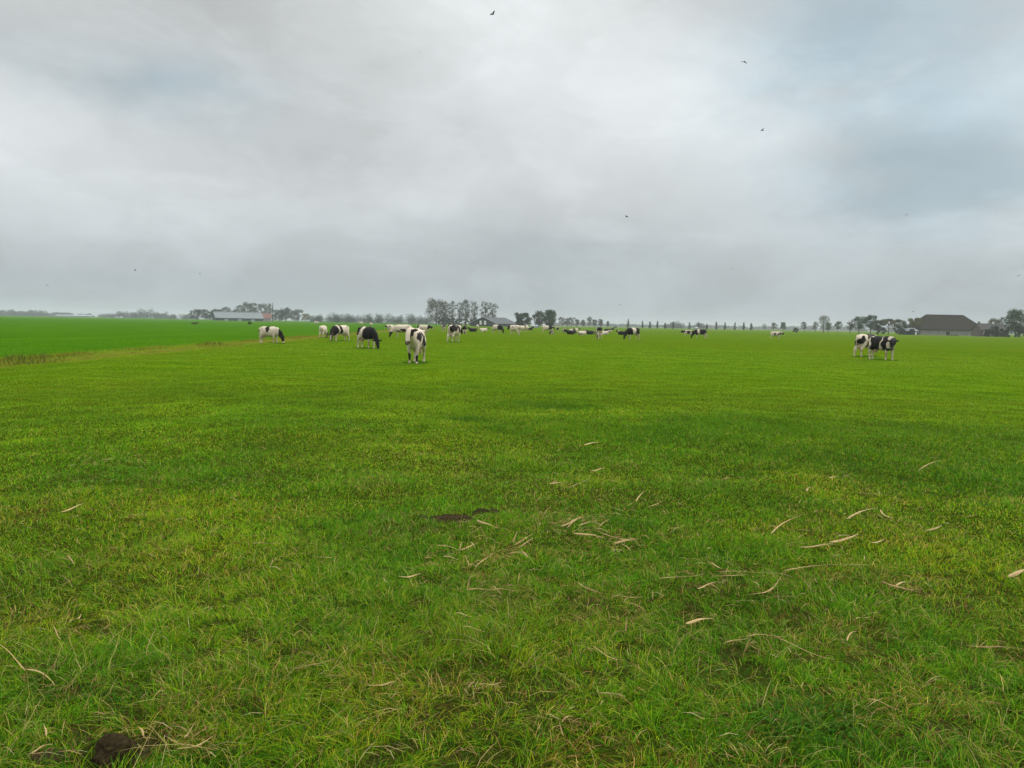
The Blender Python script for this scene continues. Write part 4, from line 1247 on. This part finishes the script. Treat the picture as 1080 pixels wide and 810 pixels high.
REEDS = [
    (503, 555, 523, 567, 3.2, 'broad tan reed leaf slanting down from the bare soil patch'), (475, 560, 497, 557, 1.3, 'thin straw lying along lower edge of the bare soil patch'),
    (460, 580, 485, 586, 1.5, 'left arm of the three armed straw below the bare soil'), (485, 586, 504, 578, 2.0, 'right arm of the three armed straw below the bare soil'),
    (486, 575, 485, 586, 1.5, 'upright arm of the three armed straw below the bare soil'), (467, 592, 484, 597, 2.4, 'short brown leaf left below the three armed straw'),
    (501, 608, 520, 593, 2.0, 'straight pale stalk slanting up right below the three armed straw'), (490, 593, 495, 604, 2.2, 'short upright leaf beside the straight pale stalk'),
    (420, 618, 444, 615, 3.0, 'single broad pale leaf lying level left of the straw cluster'),
    (541, 578, 545, 567, 2.0, 'short upright leaf at top of the five leaf cluster'), (542, 581, 562, 570, 1.7, 'upper slanting stalk of the five leaf cluster'),
    (546, 584, 564, 576, 1.7, 'second slanting stalk of the five leaf cluster'), (536, 591, 560, 591, 1.8, 'level stalk at bottom of the five leaf cluster'), (550, 586, 557, 598, 2.2, 'short leaf pointing down from the five leaf cluster'),
    (591, 561, 612, 551, 2.6, 'pale leaf on left of the tangled straw heap'), (598, 563, 608, 551, 2.0, 'thin stalk crossing the tangled straw heap'), (605, 556, 622, 549, 2.2, 'upper pale leaf of the tangled straw heap'),
    (604, 568, 638, 575, 2.6, 'long pale leaf lying below the tangled straw heap'), (627, 566, 656, 576, 2.4, 'long leaf leading into the brown leaf lump'),
    (646, 573, 673, 575, 3.6, 'broad brown leaf lump right of the straw heap'), (648, 579, 668, 577, 2.6, 'curled leaf under the broad brown leaf lump'), (633, 562, 643, 552, 1.8, 'crooked stalk right of the tangled straw heap'),
    (610, 560, 630, 556, 1.5, 'thin straw on right side of the tangled heap'),
    (492, 631, 520, 632, 2.6, 'left half of the level brown stalk below the cluster'), (518, 633, 546, 633, 2.4, 'right half of the level brown stalk below the cluster'), (519, 629, 529, 638, 2.2, 'short pale leaf crossing the level brown stalk'),
    (496, 616, 493, 631, 2.0, 'upright bent leaf at left end of the level stalk'), (480, 659, 497, 665, 2.4, 'small twisted pale leaf under the level brown stalk'), (487, 678, 511, 684, 2.0, 'greyish leaf below the small twisted pale leaf'),
    (609, 625, 636, 637, 1.8, 'curved thin straw right of the level stalk'), (645, 640, 679, 640, 2.2, 'dark level stalk right of curved thin straw'), (660, 676, 661, 661, 2.2, 'short upright pale leaf in middle of the foreground'),
    (671, 531, 680, 523, 1.8, 'short pale stalk slanting above the straw heap'), (663, 537, 669, 529, 1.3, 'tiny stalk left of short pale stalk above the heap'), (573, 549, 581, 538, 1.3, 'thin leaning stalk left above the straw heap'),
    (579, 514, 595, 515, 2.2, 'orange brown leaf lying level far above the heap'), (600, 519, 622, 509, 1.6, 'arched thin straw right of the orange brown leaf'), (622, 498, 638, 496, 1.8, 'pale chip lying above the arched straw'),
    (616, 471, 633, 468, 1.7, 'brown scrap higher up the field in middle'), (683, 539, 698, 530, 1.6, 'brown stalk slanting right of the short pale stalk'), (763, 510, 786, 504, 1.7, 'bent pale straw alone on right middle grass'),
    (714, 442, 728, 442, 1.2, 'faint straw streak far up the field'), (874, 507, 886, 506, 2.0, 'small pale chip right of bent pale straw'), (851, 520, 857, 515, 2.4, 'small curled pale leaf near the small pale chip'),
    (903, 523, 939, 525, 1.4, 'long thin level straw on right grass'), (893, 552, 925, 543, 2.0, 'forked pale stalk on right grass'), (928, 545, 941, 554, 2.8, 'brown leaf scraps right of the forked stalk'),
    (975, 567, 993, 556, 1.8, 'straight pale stalk slanting at far right middle'), (842, 588, 878, 582, 2.2, 'dark lower half of the long reed stalk at right'), (874, 581, 905, 571, 2.8, 'pale upper half of the long reed stalk at right'),
    (917, 581, 933, 578, 1.8, 'short pale straw right of the long reed stalk'), (810, 571, 846, 548, 1.5, 'long brown stalk slanting left of the forked stalk'), (955, 502, 1006, 488, 1.1, 'dark thin straw arc far at right'),
    (63, 545, 89, 537, 1.8, 'forked tan stalk at far left grass'), (137, 549, 155, 548, 1.4, 'small pale straw right of forked tan stalk'), (106, 486, 122, 485, 1.4, 'faint straw high on left grass'), (71, 587, 79, 601, 1.5, 'thin leaning pale leaf on left grass'),
    (267, 580, 297, 580, 2.4, 'level pinkish tan stalk left of centre'), (331, 594, 357, 592, 2.2, 'pale leaf with bent tip left of centre'), (284, 601, 291, 592, 1.8, 'hooked pale leaf below the pinkish stalk'), (412, 482, 456, 480, 1.2, 'thin straw wisp higher left of centre'),
    (73, 665, 86, 656, 3.6, 'broad pale leaf lying at lower left'), (57, 667, 64, 683, 1.8, 'reddish thin leaf left of the broad pale leaf'), (0, 687, 27, 718, 1.9, 'upper part of the long straw at left edge'), (27, 718, 58, 732, 1.9, 'lower part of the long straw at left edge'),
    (312, 721, 355, 712, 2.6, 'pale wavy straw in lower left foreground'), (388, 741, 416, 738, 4.0, 'broad tan leaf in lower foreground left of centre'), (493, 748, 499, 737, 2.4, 'small upright tan leaf in lower foreground'), (507, 744, 529, 742, 2.6, 'dull leaf right of the small upright tan leaf'),
    (723, 667, 752, 661, 3.6, 'dark tipped tan leaf right of centre foreground'), (763, 688, 790, 680, 2.0, 'left half of the long pale bent stem right of centre'), (788, 680, 826, 678, 1.8, 'right half of the long pale bent stem'),
    (626, 698, 656, 711, 1.8, 'brown arched straw over a dark hole'), (630, 747, 659, 750, 2.0, 'pale arched straw in lower centre'), (592, 779, 604, 774, 2.4, 'small pale leaf at bottom centre'), (589, 773, 593, 793, 1.8, 'upright straw beside the small pale leaf at bottom'),
    (745, 604, 761, 613, 3.6, 'wide tan leaf on the straw mat right of centre'), (757, 616, 812, 615, 1.8, 'long straight stalk of the straw mat'), (752, 622, 788, 620, 2.4, 'lower leaf of the straw mat'), (694, 621, 742, 616, 1.6, 'thin stalk reaching left from the straw mat'),
    (790, 641, 817, 632, 3.0, 'curved broad leaf right below the straw mat'), (735, 632, 757, 628, 2.0, 'brown leaf below the straw mat'), (810, 637, 825, 614, 1.5, 'thin leaning straw right of the straw mat'), (826, 612, 916, 608, 1.8, 'very long level stalk at right of straw mat'),
    (930, 622, 968, 632, 2.2, 'dark edged stalk in the right tangle'), (944, 626, 960, 622, 2.2, 'pale short leaf on the right tangle'), (1063, 614, 1081, 607, 4.2, 'broad pale leaf at the right edge'), (902, 660, 918, 657, 2.6, 'small white tipped leaf at right foreground'),
    (820, 680, 880, 704, 1.5, 'long brown stem slanting down at right foreground'), (914, 749, 946, 760, 2.0, 'tan stem beside the clover patch'), (1018, 683, 1081, 694, 1.5, 'long thin stem reaching the right edge'), (893, 682, 903, 671, 1.8, 'orange grass leaf standing at right foreground'),
    (187, 806, 226, 790, 3.0, 'thick straw right of the soil clod'), (176, 790, 228, 806, 2.2, 'long straw crossing right of the soil clod'), (194, 792, 204, 777, 3.0, 'pale leaf leaning over the crossing straws'), (147, 779, 152, 791, 2.6, 'short pale leaf just right of the soil clod'),
    (32, 809, 56, 801, 2.4, 'pale straw over the small soil clod'), (47, 778, 49, 792, 2.2, 'short upright leaf behind the small soil clod'),
]
for r5 in REEDS: reed(*r5)


def litter():
    """small dry flecks lying between the blades, thickest round the reed leaves"""
    n = 4600
    cu = np.array([(a + c_) / 2 for a, b_, c_, d_, *_ in REEDS]); cv = np.array([(b_ + d_) / 2 for a, b_, c_, d_, *_ in REEDS])
    k_ = rng.integers(0, len(cu), n)
    u = cu[k_] + rng.normal(0, 22, n); v = cv[k_] + rng.normal(0, 8, n)
    far = rng.random(n) < .35
    u = np.where(far, rng.uniform(0, 1080, n), u); v = np.where(far, rng.uniform(470, 820, n), v)
    v = np.clip(v, 440, 830)
    P = np.array([tuple(ground_at(a, b_)) for a, b_ in zip(u, v)])
    L = rng.uniform(.03, .13, n) * rng.uniform(.5, 1.2, n); w_ = rng.uniform(.0018, .0048, n) * np.clip(P[:, 1] / 4.5, .8, 2)
    a = rng.uniform(0, 6.28, n)
    z = gz_of(P[:, 0], P[:, 1]) + rng.uniform(.015, .055, n)
    dx_, dy_ = np.cos(a), np.sin(a)
    dz_ = rng.normal(0, .22, n)
    V = np.zeros((n, 6, 3))
    for i_, (t, ww) in enumerate(((-.5, .5), (0, 1), (.5, .25))):
        bx = P[:, 0] + dx_ * L * t; by = P[:, 1] + dy_ * L * t; bz = z + dz_ * L * t + (.10 * L if t == 0 else 0)
        V[:, 2 * i_] = np.stack([bx - dy_ * w_ * ww * .5, by + dx_ * w_ * ww * .5, bz], -1)
        V[:, 2 * i_ + 1] = np.stack([bx + dy_ * w_ * ww * .5, by - dx_ * w_ * ww * .5, bz + .3 * w_], -1)
    T = np.array([(0, 1, 3), (0, 3, 2), (2, 3, 5), (2, 5, 4)])[None] + (np.arange(n) * 6)[:, None, None]
    col = pick(n, [(.42, .30, .12), (.30, .19, .07), (.17, .095, .035), (.52, .42, .22)], np.tile([.3, .35, .25, .1], (n, 1))) * rng.uniform(.7, 1.25, (n, 1))
    me = mesh_np('straw_litter', V.reshape(-1, 3), tris=T.reshape(-1, 3))
    set_col(me, np.repeat(col, 6, 0))
    tag(link('straw_litter', me, M_GRASS), 'small brown flecks of dry straw scattered between the grass blades', 'straw litter', kind='stuff')


litter()


# ------------------------------------------------------------------ soil clods, clover, birds
def clod(u, v, rx, ry, rz, label, seed):
    P = ground_at(u, v)
    b_ = MB(); b_.ball((0, 0, 0), (1, 1, 1), 40, 26)
    V = np.array([tuple(p_) for p_ in b_.v])
    f = 1 + .9 * (vn3(V * 1.5 + seed, seed) - .5) + .45 * (vn3(V * 4 + seed, seed + 2) - .5) + .22 * (vn3(V * 10, seed + 3) - .5)
    V = V * f[:, None] * np.array([rx, ry, rz])
    me = bpy.data.meshes.new('soil_clod'); me.from_pydata([tuple(p_) for p_ in V], [], b_.f); me.update()
    me.polygons.foreach_set('use_smooth', np.full(len(me.polygons), True))
    o = link('soil_clod', me, M_CLOD)
    o.location = (P.x, P.y, float(gz_of(np.array([P.x]), np.array([P.y]))[0]) + rz * .35)
    tag(o, label, 'soil clod')


m, q, out = mat_new('clod_soil')
p = q.new('ShaderNodeBsdfPrincipled')
tcn = q.new('ShaderNodeTexCoord')
nn = q.noise(tcn.outputs['Object'], 35, 6, .7)
q.put(p.inputs['Base Color'], q.ramp(nn, [(.3, (.018, .013, .007)), (.55, (.044, .033, .015)), (.75, (.075, .058, .026))]))
p.inputs['Roughness'].default_value = .95
p.inputs['Specular IOR Level'].default_value = .04
bmp = q.new('ShaderNodeBump'); bmp.inputs['Strength'].default_value = .9; bmp.inputs['Distance'].default_value = .01
q.put(bmp.inputs['Height'], q.noise(tcn.outputs['Object'], 90, 5, .7)); q.t.links.new(bmp.outputs[0], p.inputs['Normal'])
q.t.links.new(p.outputs[0], out.inputs['Surface'])
M_CLOD = m
clod(121, 803, .062, .07, .062, 'large brown soil clod thrown up at lower left of the grass', 4)
clod(146, 808, .034, .035, .026, 'crumbly dark lump of soil right of the large brown clod', 8)
clod(50, 812, .06, .055, .026, 'low dark soil clod in the bottom left corner', 12)


def bare_soil(u, v, rx, ry, label, seed):
    P = ground_at(u, v)
    n = 42
    gx_, gy_ = np.meshgrid(np.linspace(-1.2, 1.2, n), np.linspace(-1.2, 1.2, n))
    x_, y_ = P.x + gx_ * rx, P.y + gy_ * ry
    e = np.hypot(gx_, gy_) + (fbm2(gx_ * 2.2, gy_ * 2.2, seed, 3) - .5) * 1.1
    hgt = .035 * (1 - sst(e, .35, .95)) + .030 * (fbm2(x_ * 22, y_ * 22, seed, 4) - .5) * (1 - sst(e, .6, 1)) - .03 * sst(e, .75, 1.05)
    V = np.stack([x_, y_, gz_of(x_, y_) + hgt], -1).reshape(-1, 3)
    ii = np.arange(n * n).reshape(n, n)
    me = mesh_np('bare_soil', V, quads=np.stack([ii[:-1, :-1], ii[:-1, 1:], ii[1:, 1:], ii[1:, :-1]], -1).reshape(-1, 4))
    tag(link('bare_soil', me, M_CLOD), label, 'soil patch', kind='stuff')


bare_soil(474, 551, .26, .13, 'trodden patch of bare dark soil in the grass left of centre', 5)
bare_soil(514, 545, .15, .06, 'thin streak of bare soil right of the larger bare patch', 9)


def clover():
    n = 300
    P = ground_at(848, 768)
    r_ = np.random.default_rng(3)
    a = r_.uniform(0, 6.28, n); rr = np.sqrt(r_.random(n))
    x = P.x + np.cos(a) * rr * .26 + r_.normal(0, .05, n); y = P.y + np.sin(a) * rr * .16 + r_.normal(0, .04, n)
    z = gz_of(x, y) + r_.uniform(.012, .05, n)
    Vs, Fs, Cs = [], [], []
    for i in range(n):
        c0 = np.array([x[i], y[i], z[i]]); s0 = r_.uniform(.006, .011); a0 = r_.uniform(0, 6.28)
        col = np.array([(.045, .150, .008), (.065, .180, .008), (.035, .120, .007)][r_.integers(0, 3)]) * r_.uniform(.8, 1.2)
        for k_ in range(3):
            an = a0 + k_ * 2.094
            d_ = np.array([math.cos(an), math.sin(an), r_.uniform(-.2, .5)]); pn = np.array([-math.sin(an), math.cos(an), r_.uniform(-.3, .3)])
            base = len(Vs)
            Vs += [c0, c0 + d_ * s0 * .6 + pn * s0 * .55, c0 + d_ * s0 * 1.25 + pn * s0 * .30, c0 + d_ * s0 * 1.25 - pn * s0 * .30, c0 + d_ * s0 * .6 - pn * s0 * .55]
            Fs += [(base, base + 4, base + 3), (base, base + 3, base + 2), (base, base + 2, base + 1)]
            Cs += [col] * 5
    me = mesh_np('clover', np.array(Vs), tris=np.array(Fs))
    set_col(me, np.array(Cs))
    tag(link('clover', me, M_CLOVER), 'dark green clover patch growing low at the right foreground', 'clover', kind='stuff')


clover()

M_BIRD = mat_simple('bird_feathers', (.016, .016, .018), .7, .2, .2, 8)


def bird(u, v, Y, span, head, flap, label):
    d = ray(u, v); d = d / d.y * Y
    b_ = MB()
    s_ = span * 1.9
    b_.loft([(-.30 * s_, 0, 0), (-.12 * s_, 0, 0), (.05 * s_, 0, .005), (.17 * s_, 0, .01), (.235 * s_, 0, .01)], [(.05 * s_, .02 * s_), (.07 * s_, .06 * s_), (.085 * s_, .08 * s_), (.055 * s_, .055 * s_), (.01 * s_, .01 * s_)], 10)
    b_.ball((.17 * s_, 0, .012), .045 * s_, 8, 6)
    for sd in (-1, 1):
        z1, z2 = flap * .20 * s_, flap * .34 * s_
        top = [(.10, .03, 0), (.14, .22, z1 / s_), (.02, .50, z2 / s_), (-.05, .42, z2 / s_ * .9), (-.09, .22, z1 / s_), (-.08, .03, 0)]
        vs = [(a * s_, sd * b2 * s_, c2 * s_ + .022 * s_) for a, b2, c2 in top] + [(a * s_, sd * b2 * s_, c2 * s_ - .022 * s_) for a, b2, c2 in top]
        fs = [(0, 1, 4, 5), (1, 2, 3, 4), (11, 10, 7, 6), (10, 9, 8, 7)] + [(i, i + 6, (i + 1) % 6 + 6, (i + 1) % 6) for i in range(6)]
        b_.add(vs, fs)
    o = b_.build('bird', M_BIRD, None, True)
    o.location = (d.x, d.y, CAM_H + d.z)
    o.rotation_euler = (R(random.uniform(-20, 20)), R(random.uniform(-12, 12)), R(head))
    tag(o, label, 'bird', 'small dark birds in flight')


bird(519.5, 15, 46, .24, 40, .6, 'dark bird near the top edge of sky, left of centre')
bird(785, 65, 48, .22, 100, -.4, 'dark bird below the blue gap in upper right sky')
bird(804, 137.5, 56, .2, 200, .5, 'small bird under the brightest cloud at right')
bird(661, 228.5, 46, .2, 150, .2, 'dark bird midway between cloud and poplars')
bird(142.5, 285, 100, .3, 20, .3, 'dark bird low in left sky over the hazy wood')
bird(211, 288.5, 120, .24, 60, -.4, 'small bird low above the left farm')
bird(50, 301, 120, .24, 330, .5, 'small bird lowest at far left')
bird(442.5, 55, 70, .14, 10, .4, 'faint tiny bird high up above the nearest cow')
bird(460, 266.5, 120, .22, 80, .5, 'faint bird above the tall broad tree')
bird(619.5, 287, 130, .2, 120, -.3, 'faint bird above the ragged trees')
bird(772, 284, 130, .2, 220, .6, 'faint bird above right end of the poplar row')
bird(956, 226.5, 110, .22, 180, .2, 'faint bird in grey sky high above the thatched barn')
bird(1051, 221, 120, .2, 45, .4, 'faint bird high above the brick farmhouse')
bird(1074, 291, 100, .26, 270, .5, 'bird above the large tree at right edge')
bird(963, 328.5, 180, .34, 0, .1, 'bird gliding just over the flat topped tree left of barn')
bird(654, 321.5, 140, .26, 90, .6, 'bird low above the first poplar')

# ------------------------------------------------------------------ haze
b = MB()
b.box(-4300, 4300, -4300, 4300, -2.0, 34.0)
m, q, out = mat_new('haze_air')
pv = q.new('ShaderNodeVolumePrincipled')
pv.inputs['Color'].default_value = (0.86, 0.90, 0.98, 1)
pv.inputs['Density'].default_value = 0.00024
pv.inputs['Anisotropy'].default_value = 0.0
q.t.links.new(pv.outputs[0], out.inputs['Volume'])
hz = b.build('haze', m)
tag(hz, kind='stuff')
